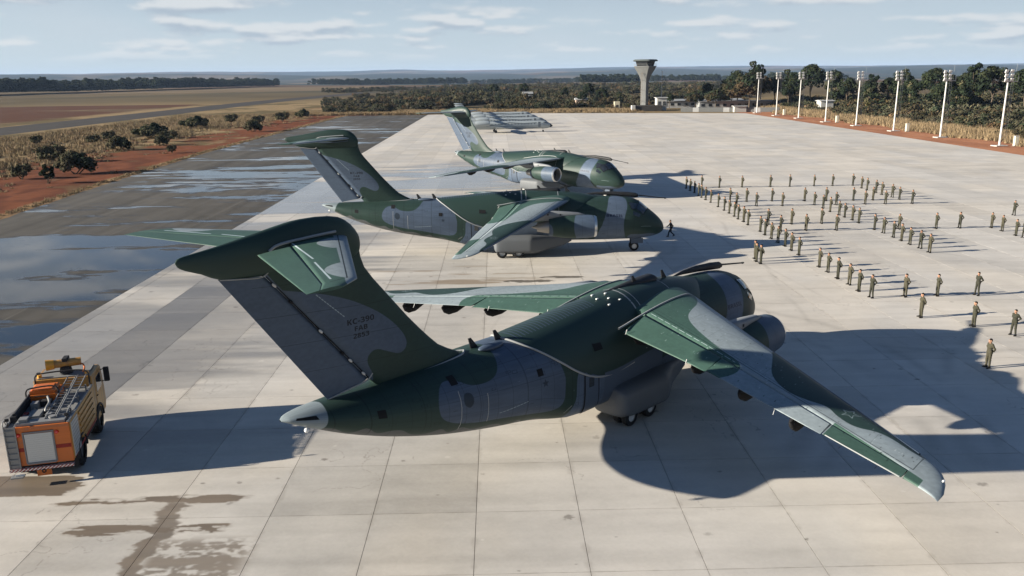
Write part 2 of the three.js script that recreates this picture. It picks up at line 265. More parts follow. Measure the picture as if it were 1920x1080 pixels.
{
  const [map, rough] = twoTex(1024, 2048, (u, v) => asphaltAt(lerp(AX0, AX1, u), lerp(AD0, AD1, v)));
  const m = new THREE.MeshPhysicalMaterial({ map, roughnessMap: rough, roughness: 1, specularIntensityMap: rough });
  const p = [], u = [], idx = []; const r = rng(9); let n = 0;
  for (let d = 20; d <= 368; d += 2) { const xe = table(shoulderEdge, d, 1) + (r() - 0.5) * 0.5; for (const x of [xe, -29.86]) { p.push(x, -0.006, -d); u.push((x - AX0) / (AX1 - AX0), (d - AD0) / (AD1 - AD0)); } if (n) { const a = (n - 1) * 2; idx.push(a, a + 1, a + 3, a, a + 3, a + 2); } n++; }
  const g = new THREE.BufferGeometry(); g.setAttribute('position', new THREE.Float32BufferAttribute(p, 3)); g.setAttribute('uv', new THREE.Float32BufferAttribute(u, 2)); g.setIndex(idx); g.computeVertexNormals();
  solo('asphalt_shoulder', g, m, 'grey asphalt shoulder with puddles left of the concrete apron', 'pavement', null, 'structure');
}

// ---- open ground on the left: red earth, dry grass, with the old runway across it
const LX0 = -420, LX1 = -52, LD0 = 30, LD1 = 560;
const red = [0.165, 0.060, 0.030], redDark = [0.100, 0.036, 0.020], straw = [0.25, 0.180, 0.096], olive = [0.120, 0.092, 0.046], tan = [0.115, 0.076, 0.046];
function runwayX(d) { return table([[100, -170], [268, -168], [450, -167], [600, -165], [750, -153], [900, -140]], d, 1); }
function fieldAt(x, d) {
  const n = fbm(x / 18, d / 40, 5, 111), m = fbm(x / 3.5, d / 6, 4, 112), f = fbm(x / 0.9, d / 1.2, 3, 113), k = 0.72 + 0.36 * f + 0.24 * m;
  const edge = table(shoulderEdge, clamp(d, 20, 380), 1), off = edge - x;            // metres left of the shoulder
  let c;
  const dirt = sstep(0.50, 0.36, m * 0.35 + n * 0.35 + clamp(off / 48, 0, 1.4) * 0.34 - 0.09);
  c = mix3(straw, olive, sstep(0.42, 0.62, fbm(x / 12, d / 22, 4, 115)));
  c = mix3(c, mix3(red, redDark, sstep(0.35, 0.7, m)), dirt);
  const lip = sstep(2.6, 1.2, off + (m - 0.5) * 3) * sstep(-1, 0.2, off); c = mix3(c, [0.27, 0.19, 0.10], lip * 0.7);
  const beyond = sstep(-20, -34, x - runwayX(d) + (m - 0.5) * 5);                       // the far side of the runway
  const bare = sstep(0.43, 0.57, fbm(x / 90, d / 34, 4, 117) + 0.16 * sstep(-190, -240, x) * sstep(-330, -270, x));
  c = mix3(c, mix3(mix3(tan, [0.165, 0.118, 0.072], sstep(0.4, 0.7, n)), mix3(redDark, [0.075, 0.040, 0.028], m), bare * 0.85), beyond);
  const grassy = sstep(-4, -9, runwayX(d) - x + 0) * 0; c = mix3(c, olive, grassy);
  return c.map(q => q * k);
}
const fieldTex = dataTex(2048, 2048, (u, v) => fieldAt(lerp(LX0, LX1, u), lerp(LD0, LD1, v)));
solo('grassy_field', sheet(LX0, LX1, LD0, LD1, -0.025, (x, d) => [(x - LX0) / (LX1 - LX0), (d - LD0) / (LD1 - LD0)]), new THREE.MeshPhysicalMaterial({ map: fieldTex, roughness: 1, specularIntensity: 0.1 }),
  'red earth and dry grass field left of the asphalt shoulder', 'field', null, 'structure');
{
  const tex = dataTex(256, 2048, (u, v) => { const k = 0.8 + 0.4 * fbm(u * 6, v * 500, 3, 121) + 0.3 * (fbm(u * 14, v * 30, 3, 122) - 0.5); const e = sstep(0.0, 0.06, u) * sstep(1, 0.94, u); return mix3([0.12, 0.09, 0.055], [0.056 * k, 0.051 * k, 0.047 * k], e); });
  const p = [], u = [], idx = []; let n = 0;
  for (let d = 190; d <= 920; d += 10) { const x = runwayX(d), w = 13.5; for (const q of [-1, 1]) { p.push(x + q * w, -0.012, -d); u.push(q * 0.5 + 0.5, (d - 190) / 730); } if (n) { const a = (n - 1) * 2; idx.push(a, a + 1, a + 3, a, a + 3, a + 2); } n++; }
  const g = new THREE.BufferGeometry(); g.setAttribute('position', new THREE.Float32BufferAttribute(p, 3)); g.setAttribute('uv', new THREE.Float32BufferAttribute(u, 2)); g.setIndex(idx); g.computeVertexNormals();
  solo('runway', g, new THREE.MeshPhysicalMaterial({ map: tex, roughness: 1, specularIntensity: 0.2 }), 'dark narrow runway strip crossing the field on the left', 'runway', null, 'structure');
}
// ---- verge on the right with its red earth
const VX0 = 103, VX1 = 200, VD0 = 60, VD1 = 420;
{
  const tex = dataTex(1024, 2048, (u, v) => {
    const x = lerp(VX0, VX1, u), d = lerp(VD0, VD1, v), m = fbm(x / 4, d / 9, 4, 131), f = fbm(x / 0.8, d / 1.1, 3, 132), n = fbm(x / 11, d / 24, 3, 133);
    const dirt = sstep(29, 18, x - 104 + (n - 0.5) * 22 + (m - 0.5) * 8); let c = mix3(mix3(straw, olive, sstep(0.4, 0.65, n)), mix3([0.40, 0.185, 0.10], [0.30, 0.135, 0.075], sstep(0.35, 0.65, m)), dirt);
    const k = 0.74 + 0.3 * f + 0.22 * m; return c.map(q => q * k);
  });
  solo('earth_verge', sheet(VX0, VX1, VD0, VD1, -0.02, (x, d) => [(x - VX0) / (VX1 - VX0), (d - VD0) / (VD1 - VD0)]), new THREE.MeshPhysicalMaterial({ map: tex, roughness: 1, specularIntensity: 0.1 }), 'orange earth verge along the right edge of the apron', 'verge', null, 'structure');
}
// ---- the terrain out to the horizon: flat by the airfield, a shallow valley, then tableland
function height(x, d) {
  const r = Math.hypot(x, d), a = Math.atan2(x, d);
  let h = -0.05 - 14 * sstep(1500, 3200, r) * sstep(-0.32, -0.12, a) - 8 * sstep(2200, 3600, r) * sstep(-0.1, -0.4, a);
  const ridge = fbm(a * 7 + 3, r / 5200, 4, 141), roll = fbm(x / 900, d / 900, 4, 143);
  h += sstep(2600, 4200, r) * (roll - 0.5) * 26;
  h += sstep(4200, 7600, r) * (46 + 60 * (ridge - 0.35)) + sstep(8500, 13000, r) * (60 + 70 * (fbm(a * 4 + 9, r / 9000, 3, 145) - 0.4));
  return h;
}
{
  const rs = [20, 60, 110, 180, 260, 340, 420, 500, 600, 700]; while (rs[rs.length - 1] < 15500) rs.push(rs[rs.length - 1] * 1.032);
  const n = 300, p = [], c = [], u = [], idx = [];
  const field = [[0.135, 0.097, 0.058], [0.115, 0.072, 0.045], [0.12, 0.09, 0.05], [0.17, 0.125, 0.075], [0.095, 0.08, 0.043], [0.13, 0.07, 0.042]], wood = [0.030, 0.040, 0.030];
  rs.forEach((r, i) => { for (let k = 0; k <= n; k++) {
    // finer steps in the sector the camera looks at
    const t = k / n, a = t < 0.8 ? lerp(-0.75, 0.75, t / 0.8) : lerp(0.75, 2 * Math.PI - 0.75, (t - 0.8) / 0.2);
    const x = Math.sin(a) * r, d = Math.cos(a) * r; p.push(x, height(x, d), -d); u.push(x / 40, d / 40);
    const cell = noise(Math.floor(x / 420 + 0.8 * noise(x / 700, d / 700, 151)) * 5.1 + 0.5, Math.floor(d / 520) * 3.7 + 0.5, 153);
    let q = field[Math.floor(cell * 5.99)]; q = mix3(q, wood, Math.max(sstep(0.50, 0.60, fbm(x / 520, d / 700, 4, 155)) * sstep(600, 1500, r), sstep(0.40, 0.54, fbm(x / 900, d / 1500, 4, 156)) * sstep(3500, 5200, r)));
    if (r < 650) q = mix3(olive, straw, fbm(x / 30, d / 50, 3, 157));
    q = q.map(v => v * (0.8 + 0.4 * fbm(x / 60, d / 60, 2, 159))); c.push(...q);
  } });
  for (let i = 0; i < rs.length - 1; i++) for (let k = 0; k < n; k++) { const a = i * (n + 1) + k, b = a + 1, e = a + n + 1, f = e + 1; idx.push(a, b, f, a, f, e); }
  p.push(0, -0.05, 0); u.push(0, 0); c.push(...olive); const ctr = p.length / 3 - 1; for (let k = 0; k < n; k++) idx.push(ctr, k + 1, k);
  const g = new THREE.BufferGeometry(); g.setAttribute('position', new THREE.Float32BufferAttribute(p, 3)); g.setAttribute('uv', new THREE.Float32BufferAttribute(u, 2)); g.setAttribute('color', new THREE.Float32BufferAttribute(c, 3)); g.setIndex(idx); g.computeVertexNormals();
  solo('terrain', g, new THREE.MeshPhysicalMaterial({ vertexColors: true, roughness: 1, specularIntensity: 0.1 }), 'rolling fields and hazy blue tableland out to the horizon', 'terrain', null, 'structure');
}
// ---------------------------------------------------------------- military transport aircraft
// local frame: x forward (x = 17 - s, s metres behind the nose tip), y up from the ground, z to starboard
const FUS = [ // s, top, bottom, half width
  [0, 2.22, 2.08, 0.04], [0.12, 2.62, 1.86, 0.36], [0.45, 3.10, 1.62, 0.74], [1, 3.62, 1.43, 1.12], [1.6, 4.10, 1.32, 1.42], [2.1, 4.52, 1.27, 1.63], [2.6, 4.86, 1.22, 1.80], [3.3, 5.10, 1.18, 1.97],
  [5, 5.27, 1.18, 2.08], [7, 5.31, 1.22, 2.10], [12, 5.31, 1.20, 2.10], [16, 5.30, 0.98, 2.12], [18.4, 5.30, 0.95, 2.14], [19.6, 5.29, 1.20, 2.13], [20.6, 5.285, 1.42, 2.12], [22, 5.27, 1.64, 2.09], [24, 5.24, 1.95, 1.97], [26, 5.19, 2.33, 1.80], [28, 5.12, 2.88, 1.52], [29.5, 5.07, 3.42, 1.22], [30.5, 5.04, 3.86, 0.98], [31.3, 5.02, 4.26, 0.72], [31.9, 4.98, 4.56, 0.46], [32.2, 4.93, 4.72, 0.26], [32.38, 4.86, 4.80, 0.05]];
const fus = s => { const t = table(FUS, s, 1), b = table(FUS, s, 2); return { yc: (t + b) / 2, h: (t - b) / 2, w: table(FUS, s, 3) }; };
const squar = s => lerp(lerp(1, 0.70, sstep(3, 7, s) * sstep(30, 22, s)), 0.45, sstep(11, 15, s) * sstep(22, 19.4, s));   // the hold is squarer below than above
const fusPt = (s, a, off = 0) => { const f = fus(s); let c = Math.cos(a), n = Math.sin(a); if (c < 0) { const e = squar(s); c = -Math.pow(-c, e); n = Math.sign(n) * Math.pow(Math.abs(n), e); } const nx = c / f.h, nz = n / f.w, l = Math.hypot(nx, nz); return V(17 - s, f.yc + f.h * c + off * nx / l, f.w * n + off * nz / l); };
const angAt = (s, y) => { const f = fus(s), q = clamp((y - f.yc) / f.h, -1, 1); return Math.acos(q < 0 ? -Math.pow(-q, 1 / squar(s)) : q); };
const FW = 36;
function fusPatch(corners, off = 0.012, n = 8, side = 1, uvRect) {      // a panel that follows the skin; corners (s, angle) clockwise from upper front
  const rings = [], uvs = [];
  for (let i = 0; i <= n; i++) { const r = []; for (let k = 0; k <= n; k++) { const u = i / n, v = k / n; const A = [lerp(corners[0][0], corners[1][0], u), lerp(corners[0][1], corners[1][1], u)], B = [lerp(corners[3][0], corners[2][0], u), lerp(corners[3][1], corners[2][1], u)]; const s = lerp(A[0], B[0], v), a = lerp(A[1], B[1], v); const p = fusPt(s, a, off); p.z *= side; r.push(p); } rings.push(r); }
  return loft(rings, { closeU: false, uv: (p, i, k) => [1 - i / n, 1 - k / n] });
}
// --- paint
const GREEN = [0.020, 0.039, 0.033], GREEN2 = [0.044, 0.087, 0.068], GREY = [0.058, 0.080, 0.116], LIGHT = [0.200, 0.240, 0.255], BELLY = [0.085, 0.09, 0.094];
const css = (c, k = 1) => `rgb(${Math.round(toS(c[0] * k))},${Math.round(toS(c[1] * k))},${Math.round(toS(c[2] * k))})`;
function canvas(w, h, base) { const c = document.createElement('canvas'); c.width = w; c.height = h; const g = c.getContext('2d'); g.fillStyle = base; g.fillRect(0, 0, w, h); return [c, g]; }
function blob(g, pts, fill) {               // smooth closed outline through mid-points
  const n = pts.length; g.beginPath(); const mid = (a, b) => [(a[0] + b[0]) / 2, (a[1] + b[1]) / 2]; let m = mid(pts[n - 1], pts[0]); g.moveTo(...m);
  for (let i = 0; i < n; i++) { const q = mid(pts[i], pts[(i + 1) % n]); g.quadraticCurveTo(pts[i][0], pts[i][1], q[0], q[1]); } g.closePath(); g.fillStyle = fill; g.fill();
}
function poly(g, pts, fill) { g.beginPath(); pts.forEach((p, i) => i ? g.lineTo(...p) : g.moveTo(...p)); g.closePath(); g.fillStyle = fill; g.fill(); }
function grime(g, w, h, seed, amt, streaky) {   // fine mottling of the paint, dirt streaked along the airflow
  const im = g.getImageData(0, 0, w, h), d = im.data;
  for (let j = 0; j < h; j++) for (let i = 0; i < w; i++) { const k = (j * w + i) * 4, x = streaky ? i / 46 : i / 12, n = 1 + (fbm(x, j / 9, 3, seed) - 0.5) * amt + (fbm(i / 150, j / 110, 3, seed + 7) - 0.5) * amt * 0.9 + (lattice[(i * 31 + j * 977) & 65535] - 0.5) * amt * 0.06; d[k] = clamp(d[k] * n, 0, 255); d[k + 1] = clamp(d[k + 1] * n, 0, 255); d[k + 2] = clamp(d[k + 2] * n, 0, 255); }
  g.putImageData(im, 0, 0);
}
function canvasTex(c) { const t = new THREE.CanvasTexture(c); t.colorSpace = THREE.SRGBColorSpace; t.anisotropy = 8; return t; }
const PAINT = { roughness: 0.50, metalness: 0, specularIntensity: 0.4 };
function fuselagePaint() {
  const W = 2048, H = 1024, [c, g] = canvas(W, H, css(GREEN));
  for (const side of [1, -1]) {
    const X = s => s / FW * W, Yv = (s, y) => { const a = angAt(s, y); return (side > 0 ? a : 2 * Math.PI - a) / (2 * Math.PI) * H; }, Ya = a => (side > 0 ? a : 2 * Math.PI - a) / (2 * Math.PI) * H;
    const map = l => l.map(([s, y]) => [X(s), Yv(s, y)]), mapA = l => l.map(([s, a]) => [X(s), Ya(a)]);
    // belly: pale grey below a wavy line
    const wave = []; const base = [[0, 1.7], [2, 1.35], [6, 1.35], [12, 1.5], [18, 1.15], [19.5, 1.35], [21.2, 1.75], [23.2, 2.2], [25.7, 2.78], [27.7, 3.2], [29.1, 3.75], [30.6, 4.1], [32.4, 4.5], [33, 4.5]];
    for (let s = 0; s <= 32.4; s += 0.1) wave.push([X(s), Yv(s, table(base, s, 1) + Math.sin(s * 4.3 + Math.sin(s * 1.7)) * 0.12 + (noise(s * 2.2, 3, 201) - 0.5) * 0.1)]);
    poly(g, [...wave, [X(33), Ya(Math.PI)], [X(0), Ya(Math.PI)]], css(BELLY));
    // big blue-grey patch on the rear side, reaching over the back
    blob(g, map([[26.6, 3.6], [26.6, 4.3], [26.1, 4.85], [25.4, 4.75], [24.9, 4.42], [23.9, 4.36], [23.3, 4.6], [22.9, 5.05]]).concat(mapA([[22.7, 0.05], [22.6, -0.4], [20.6, -0.4], [19.9, 0.1]]), map([[20.1, 4.9], [19.8, 4.0], [19.6, 2.9], [19.9, 2.15], [20.6, 2.08], [21.6, 2.25], [23.2, 2.62], [24.7, 2.82], [25.9, 3.15]])), css(GREY));
    // pale patch round the side door and behind the sponson
    blob(g, map([[16.2, 3.75], [18.6, 3.8], [18.9, 3.2], [18.9, 2.2], [19.4, 1.6], [19.6, 1.3], [17.5, 1.2], [14, 1.2], [13.2, 2.2], [13.6, 3.4]]), css(GREY, 1.25));
    // grey band behind the flight deck
    blob(g, mapA([[4.0, 0], [5.3, 0]]).concat(map([[5.7, 4.4], [6.0, 3.3], [6.6, 2.2], [6.9, 1.3]]), mapA([[7, Math.PI], [3.6, Math.PI]]), map([[3.9, 1.6], [4.2, 2.6], [4.1, 3.6], [3.7, 4.6]])), css(GREY, 1.3));
    blob(g, map([[8, 1.5], [9.5, 2.3], [11.5, 2.6], [13, 2.1], [12.5, 1.3], [9, 1.2]]), css(GREY));
    // tail cone
    poly(g, map([[30.75, 5.1], [30.95, 4.7], [31.1, 4.3], [31.0, 3.9]]).concat([[X(32.6), Ya(Math.PI)], [X(32.6), Ya(0)], [X(30.75), Ya(0)]]), css(LIGHT, 0.95));
    blob(g, map([[0.2, 1.7], [1.2, 1.9], [2.4, 1.75], [3.6, 1.9], [3.8, 1.3], [1, 1.3]]), css(GREY, 1.2));
    // panel seams
    g.strokeStyle = 'rgba(8,12,12,0.45)'; g.lineWidth = 1.2;
    for (const s of [3.2, 6.9, 9.6, 19.2, 22.0, 24.6, 27.2, 29.4, 30.75]) { g.beginPath(); g.moveTo(X(s), Ya(0)); g.lineTo(X(s), Ya(Math.PI)); g.stroke(); }
    g.lineWidth = 1.3; g.strokeStyle = 'rgba(5,8,9,0.22)'; for (let s = 4; s < 30; s += 0.82) { g.beginPath(); g.moveTo(X(s), Ya(0.1)); g.lineTo(X(s), Ya(2.7)); g.stroke(); } for (const a of [0.4, 1.05, 1.7, 1.95, 2.5]) { g.beginPath(); g.moveTo(X(3.4), Ya(a)); g.lineTo(X(29.8), Ya(a)); g.stroke(); }
    { const q = rng(side > 0 ? 71 : 72); for (let i = 0; i < 130; i++) { const s = 3 + q() * 27, a = 0.2 + q() * 2.2, w = 3 + q() * 12; g.fillStyle = q() < 0.5 ? 'rgba(150,160,160,0.35)' : 'rgba(6,8,9,0.45)'; if (q() < 0.5) g.fillRect(X(s), Ya(a), w, 1.2); else { g.strokeStyle = 'rgba(6,9,10,0.4)'; g.strokeRect(X(s), Ya(a), w + 6, 7 + q() * 8); } } }
    g.lineWidth = 1.2; g.strokeStyle = 'rgba(8,12,12,0.45)'; for (const a of [0.75, 1.35, 2.2]) { g.beginPath(); g.moveTo(X(6.9), Ya(a)); g.lineTo(X(29.4), Ya(a)); g.stroke(); }
    g.strokeStyle = css(LIGHT, 1.4); g.lineWidth = 2; g.setLineDash([9, 2]); g.beginPath(); g.moveTo(X(23.6), Yv(23.6, 2.95)); g.lineTo(X(22.0), Yv(22.0, 3.02)); g.stroke();
    g.setLineDash([]); g.beginPath(); g.moveTo(X(1.5), Yv(1.5, 2.55)); g.lineTo(X(2.5), Yv(2.5, 2.6)); g.stroke();
    // five-pointed star and a dark emblem on the grey patch
    const star = (s, y, r, col) => { const cx = X(s), cy = Yv(s, y), k = W / FW; g.beginPath(); for (let i = 0; i < 10; i++) { const q = i % 2 ? r * 0.42 : r, a = -Math.PI / 2 + i * Math.PI / 5; g[i ? 'lineTo' : 'moveTo'](cx + Math.cos(a) * q * k, cy + Math.sin(a) * q * k * 1.35); } g.closePath(); g.fillStyle = col; g.fill(); };
    star(20.95, 3.55, 0.22, 'rgb(40,50,62)'); 
    blob(g, map([[25.35, 4.3], [24.95, 4.2], [24.9, 3.8], [25.15, 3.55], [25.45, 3.85]]), 'rgb(38,48,58)');
    // national lettering on the grey band
    g.save(); g.fillStyle = 'rgb(14,20,44)'; g.font = 'bold 27px sans-serif'; g.textAlign = 'center'; g.textBaseline = 'middle'; g.translate(X(5.05), Yv(5.05, 3.72)); g.scale(side > 0 ? -1 : 1, side > 0 ? 1 : -1); if (side > 0) g.scale(1, 1); g.fillText('BRASIL', 0, 0); g.restore();
  }
  grime(g, W, H, 211, 0.16, true);
  return new THREE.MeshPhysicalMaterial({ map: canvasTex(c), ...PAINT });
}
// wing plan: leading and trailing edge and height by span
const WING = [ // z, leading s, trailing s, y of the chord, thickness ratio
  [0.6, 8.85, 15.45, 5.22, 0.135], [2.1, 9.5, 15.75, 5.10, 0.13], [4.5, 10.82, 16.15, 4.84, 0.125], [7, 12.19, 16.62, 4.57, 0.12], [10, 13.83, 17.45, 4.26, 0.115], [13.1, 15.53, 18.30, 3.93, 0.11], [16.3, 17.28, 19.16, 3.59, 0.10], [16.85, 17.62, 19.32, 3.52, 0.10], [17.2, 18.0, 19.42, 3.45, 0.095], [17.42, 18.45, 19.49, 3.38, 0.09], [17.54, 18.95, 19.53, 3.31, 0.08]];
const wingRow = z => ({ le: table(WING, z, 1), te: table(WING, z, 2), y: table(WING, z, 3), t: table(WING, z, 4) });
const foil = (c, t) => 5 * t * (0.2969 * Math.sqrt(Math.max(c, 0)) - 0.126 * c - 0.3516 * c * c + 0.2843 * c ** 3 - 0.1036 * c ** 4);
function foilRing(place, c0, c1, t, n = 14) {            // closed section between two chord fractions; place(c, offset)
  const up = [], lo = []; for (let i = 0; i <= n; i++) { const q = i / n, c = c0 < 0.01 ? c0 + (c1 - c0) * q * q * (1.6 - 0.6 * q) : lerp(c0, c1, q); up.push(place(c, foil(c, t) * 1.0)); lo.push(place(c, -foil(c, t) * 0.72)); }
  return [...up, ...lo.reverse().slice(c1 > 0.995 ? 1 : 0, c0 < 0.01 ? -1 : undefined)];
}
function wingPiece(z0, z1, c0, c1, side, steps = 10, drop = 0) {
  const rings = [];
  for (let i = 0; i <= steps; i++) { const z = lerp(z0, z1, i / steps), r = wingRow(z), ch = r.te - r.le; rings.push(foilRing((c, o) => V(17 - (r.le + ch * c), r.y - 0.24 * c * ch / 6 + o * ch - drop * (c - c0) * ch, side * z), c0, c1, r.t)); }
  if (side > 0) rings.forEach(r => r.reverse());
  return loft(rings, { capA: true, capB: true, uv: p => [Math.abs(p.z) / 18, (17 - p.x - 8) / 12.5] });
}
function wingPaint() {
  const W = 1536, H = 1024, [c, g] = canvas(W, H, css(LIGHT)), M = l => l.map(([s, z]) => [z / 18 * W, H - (s - 8) / 12.5 * H]);
  blob(g, M([[7, 0], [9.0, 1.3], [9.9, 2.5], [11.0, 3.3], [12.0, 3.55], [12.9, 3.9], [13.6, 4.7], [14.4, 6.1], [14.9, 7.1], [15.4, 8.3], [16.4, 8.6], [17.6, 7.4], [18, 0], [14, -3], [7, -3]]), css(GREEN2));
  blob(g, M([[11.5, 8.0], [12.8, 8.3], [14.3, 9.1], [15.6, 9.7], [16.4, 10.8], [16.5, 11.8], [16.4, 12.5], [16.9, 13.1], [17.2, 13.9], [16.9, 14.6], [17.0, 15.2], [17.5, 16.2], [17.4, 17.2], [15, 17], [12, 12], [10, 8.5]]), css(GREEN, 1.05));
  poly(g, M([[17.35, 13.22], [18.85, 16.85], [20, 16.85], [20, 13.2]]), css(GREEN2, 0.95));
  g.strokeStyle = 'rgba(10,14,14,0.75)'; g.lineWidth = 2.2;
  const line = (l, w = 2.2, col = 'rgba(10,14,14,0.7)') => { g.lineWidth = w; g.strokeStyle = col; g.beginPath(); M(l).forEach((p, i) => i ? g.lineTo(...p) : g.moveTo(...p)); g.stroke(); };
  const at_ = (z, k) => { const r = wingRow(z); return [lerp(r.le, r.te, k), z]; }, run = (k, a, b) => Array.from({ length: 20 }, (_, i) => at_(lerp(a, b, i / 19), k));
  line(run(0.10, 2.2, 16.4), 2); line(run(0.62, 2.2, 16.4), 2.4); line(run(0.58, 2.2, 12.5), 1.4, 'rgba(12,16,16,0.5)'); line([at_(16.4, 0.1), at_(16.4, 0.62)], 2.2);
  g.setLineDash([34, 10]); line(run(0.66, 2.4, 8), 2.4, css(LIGHT, 1.8)); g.setLineDash([]);
  for (const z of [4.2, 5.8, 7.6, 9.4, 11.2, 13.0, 14.7]) line([at_(z, 0.1), at_(z, 0.62)], 1, 'rgba(12,16,16,0.35)');
  const [sx, sy] = M([[16.35, 13.35]])[0]; g.lineWidth = 2; g.strokeStyle = css(LIGHT, 1.2); g.beginPath(); for (let i = 0; i <= 10; i++) { const q = i % 2 ? 12 : 28, a = i * Math.PI / 5 + 0.3; g[i ? 'lineTo' : 'moveTo'](sx + Math.cos(a) * q, sy + Math.sin(a) * q); } g.stroke();
  { const q = rng(91); for (let i = 0; i < 160; i++) { const z = 2.3 + q() * 14, k = 0.12 + q() * 0.8, [sx2, zz2] = at_(z, k), [px2, py2] = M([[sx2, zz2]])[0]; g.fillStyle = q() < 0.45 ? 'rgba(190,200,200,0.35)' : 'rgba(8,10,10,0.4)'; g.fillRect(px2, py2, 1.5 + q() * 3, 2 + q() * 9); } }
  grime(g, W, H, 221, 0.15, false);
  return new THREE.MeshPhysicalMaterial({ map: canvasTex(c), ...PAINT });
}
// fin outline by height; cap and rudder
const FIN = [[4.7, 23.6], [5.2, 23.9], [5.45, 24.35], [5.8, 25.02], [6.3, 25.58], [7.26, 26.5], [8.5, 27.55], [9.2, 28.14], [9.7, 28.5], [10.2, 28.66], [10.7, 28.7]];
const CAP = [ // s, top, bottom, half width
  [28.66, 10.75, 10.55, 0.05], [28.74, 11.0, 10.3, 0.17], [29.03, 11.38, 10.12, 0.30], [29.5, 11.68, 10.02, 0.38], [30.4, 11.80, 10.0, 0.42], [31.2, 11.79, 10.02, 0.42], [32.84, 11.52, 10.1, 0.36], [34.04, 11.31, 10.22, 0.25], [34.6, 11.23, 10.50, 0.18], [35.1, 11.16, 10.70, 0.12], [35.32, 11.10, 10.84, 0.07], [35.38, 11.02, 10.95, 0.02]];
function finPaint(serial) {
  const W = 1024, H = 768, [c, g] = canvas(W, H, css(GREEN)), s0 = 23.4, sw = 12.2, y0 = 4.6, yh = 7.4, M = l => l.map(([s, y]) => [(s - s0) / sw * W, H - (y - y0) / yh * H]);
  blob(g, M([[33.4, 9.9], [31.6, 9.4], [30.3, 9.05], [29.1, 8.55], [27.9, 7.8], [27.1, 7.0], [26.85, 6.4], [27.2, 6.05], [27.8, 6.3], [28.4, 6.6], [28.85, 6.2], [28.4, 5.4], [29, 4.6], [31, 4.4], [35, 8], [35.5, 9.9]]), css(GREY));
  poly(g, M([[28.6, 5.2], [32.5, 10.2], [36, 10.2], [31, 4.4]]), css(GREY, 1.05));
  g.fillStyle = 'rgb(18,22,28)'; g.textAlign = 'center'; g.textBaseline = 'middle';
  const put = flip => { const [x, y] = M([[28.95, 7.55]])[0]; g.save(); g.translate(x, y); g.scale(flip ? -1 : 1, 1); g.font = 'bold 31px sans-serif'; g.fillText('KC-390', 0, -27); g.font = 'bold 27px sans-serif'; g.fillText('FAB', 0, 4); g.fillText(serial, 0, 33); g.restore(); };
  put(true);
  const [ax, ay] = M([[30.7, 9.1]])[0], [bx, by] = M([[29.6, 8.05]])[0]; g.strokeStyle = css(LIGHT, 1.3); g.lineWidth = 3; g.setLineDash([10, 3]); g.beginPath(); g.moveTo(ax, ay); g.lineTo(bx, by); g.stroke(); g.setLineDash([]);
  g.strokeStyle = 'rgba(8,10,12,0.5)'; g.lineWidth = 1.2; for (const y of [6.2, 7.3, 8.4, 9.5]) { const l = M([[24, y - 0.35], [33, y + 0.25]]); g.beginPath(); g.moveTo(...l[0]); g.lineTo(...l[1]); g.stroke(); }
  grime(g, W, H, 231, 0.13, false);
  return new THREE.MeshPhysicalMaterial({ map: canvasTex(c), ...PAINT });
}
const finUV = p => [(17 - p.x - 23.4) / 12.2, (p.y - 4.6) / 7.4];
function stabPaint() {
  const W = 512, H = 512, [c, g] = canvas(W, H, css(GREEN2, 0.95)), M = l => l.map(([s, z]) => [z / 6.6 * W, H - (s - 29) / 6 * H]);
  poly(g, M([[28.9, 0], [29.75, 0], [33.25, 6], [33.3, 6.6], [28.9, 6.6]]), css(LIGHT));
  blob(g, M([[29.7, 0.6], [31.1, 0.9], [31.3, 1.8], [31.0, 2.4]]), css(LIGHT)); blob(g, M([[31.6, 3.9], [32.9, 4.2], [33.2, 5.2], [32.9, 6.0]]), css(LIGHT));
  const L = (a, b, col, w) => { const [p, q] = M([a, b]); g.strokeStyle = col; g.lineWidth = w; g.beginPath(); g.moveTo(...p); g.lineTo(...q); g.stroke(); };
  L([29.75, 0.3], [33.0, 5.7], 'rgba(8,12,12,0.8)', 3); L([33.0, 5.7], [33.6, 5.75], 'rgba(8,12,12,0.7)', 2); L([31.6, 0.4], [32.4, 3.0], css(LIGHT, 1.7), 5); L([32.6, 3.4], [33.4, 5.5], css(LIGHT, 1.7), 5);
  grime(g, W, H, 241, 0.12, false); return new THREE.MeshPhysicalMaterial({ map: canvasTex(c), ...PAINT });
}
const M_ = {
  fus: fuselagePaint(), wing: wingPaint(), stab: stabPaint(),
  greenPaint: mat(GREEN, 0.46), green2: mat(GREEN2, 0.46), grey: mat(GREY, 0.46), light: mat([0.10, 0.108, 0.118], 0.55), pale: mat([0.17, 0.18, 0.19], 0.5), seal: mat([0.27, 0.28, 0.28], 0.6), dark: mat([0.02, 0.021, 0.023], 0.6), black: mat([0.012, 0.012, 0.013], 0.8),
  rubber: mat([0.018, 0.018, 0.019], 0.85), rim: mat([0.45, 0.45, 0.44], 0.5), metal: mat([0.62, 0.62, 0.6], 0.28, { metalness: 0.85 }), steel: mat([0.28, 0.27, 0.26], 0.4, { metalness: 0.8 }), blade: mat([0.10, 0.10, 0.105], 0.4, { metalness: 0.6 }),
  glass: new THREE.MeshPhysicalMaterial({ color: new THREE.Color(0.018, 0.022, 0.026), roughness: 0.06, metalness: 0, clearcoat: 1, clearcoatRoughness: 0.03 }), nacelle: null, white: mat([0.7, 0.7, 0.68], 0.5), lamp: mat([0.75, 0.76, 0.74], 0.3),
};
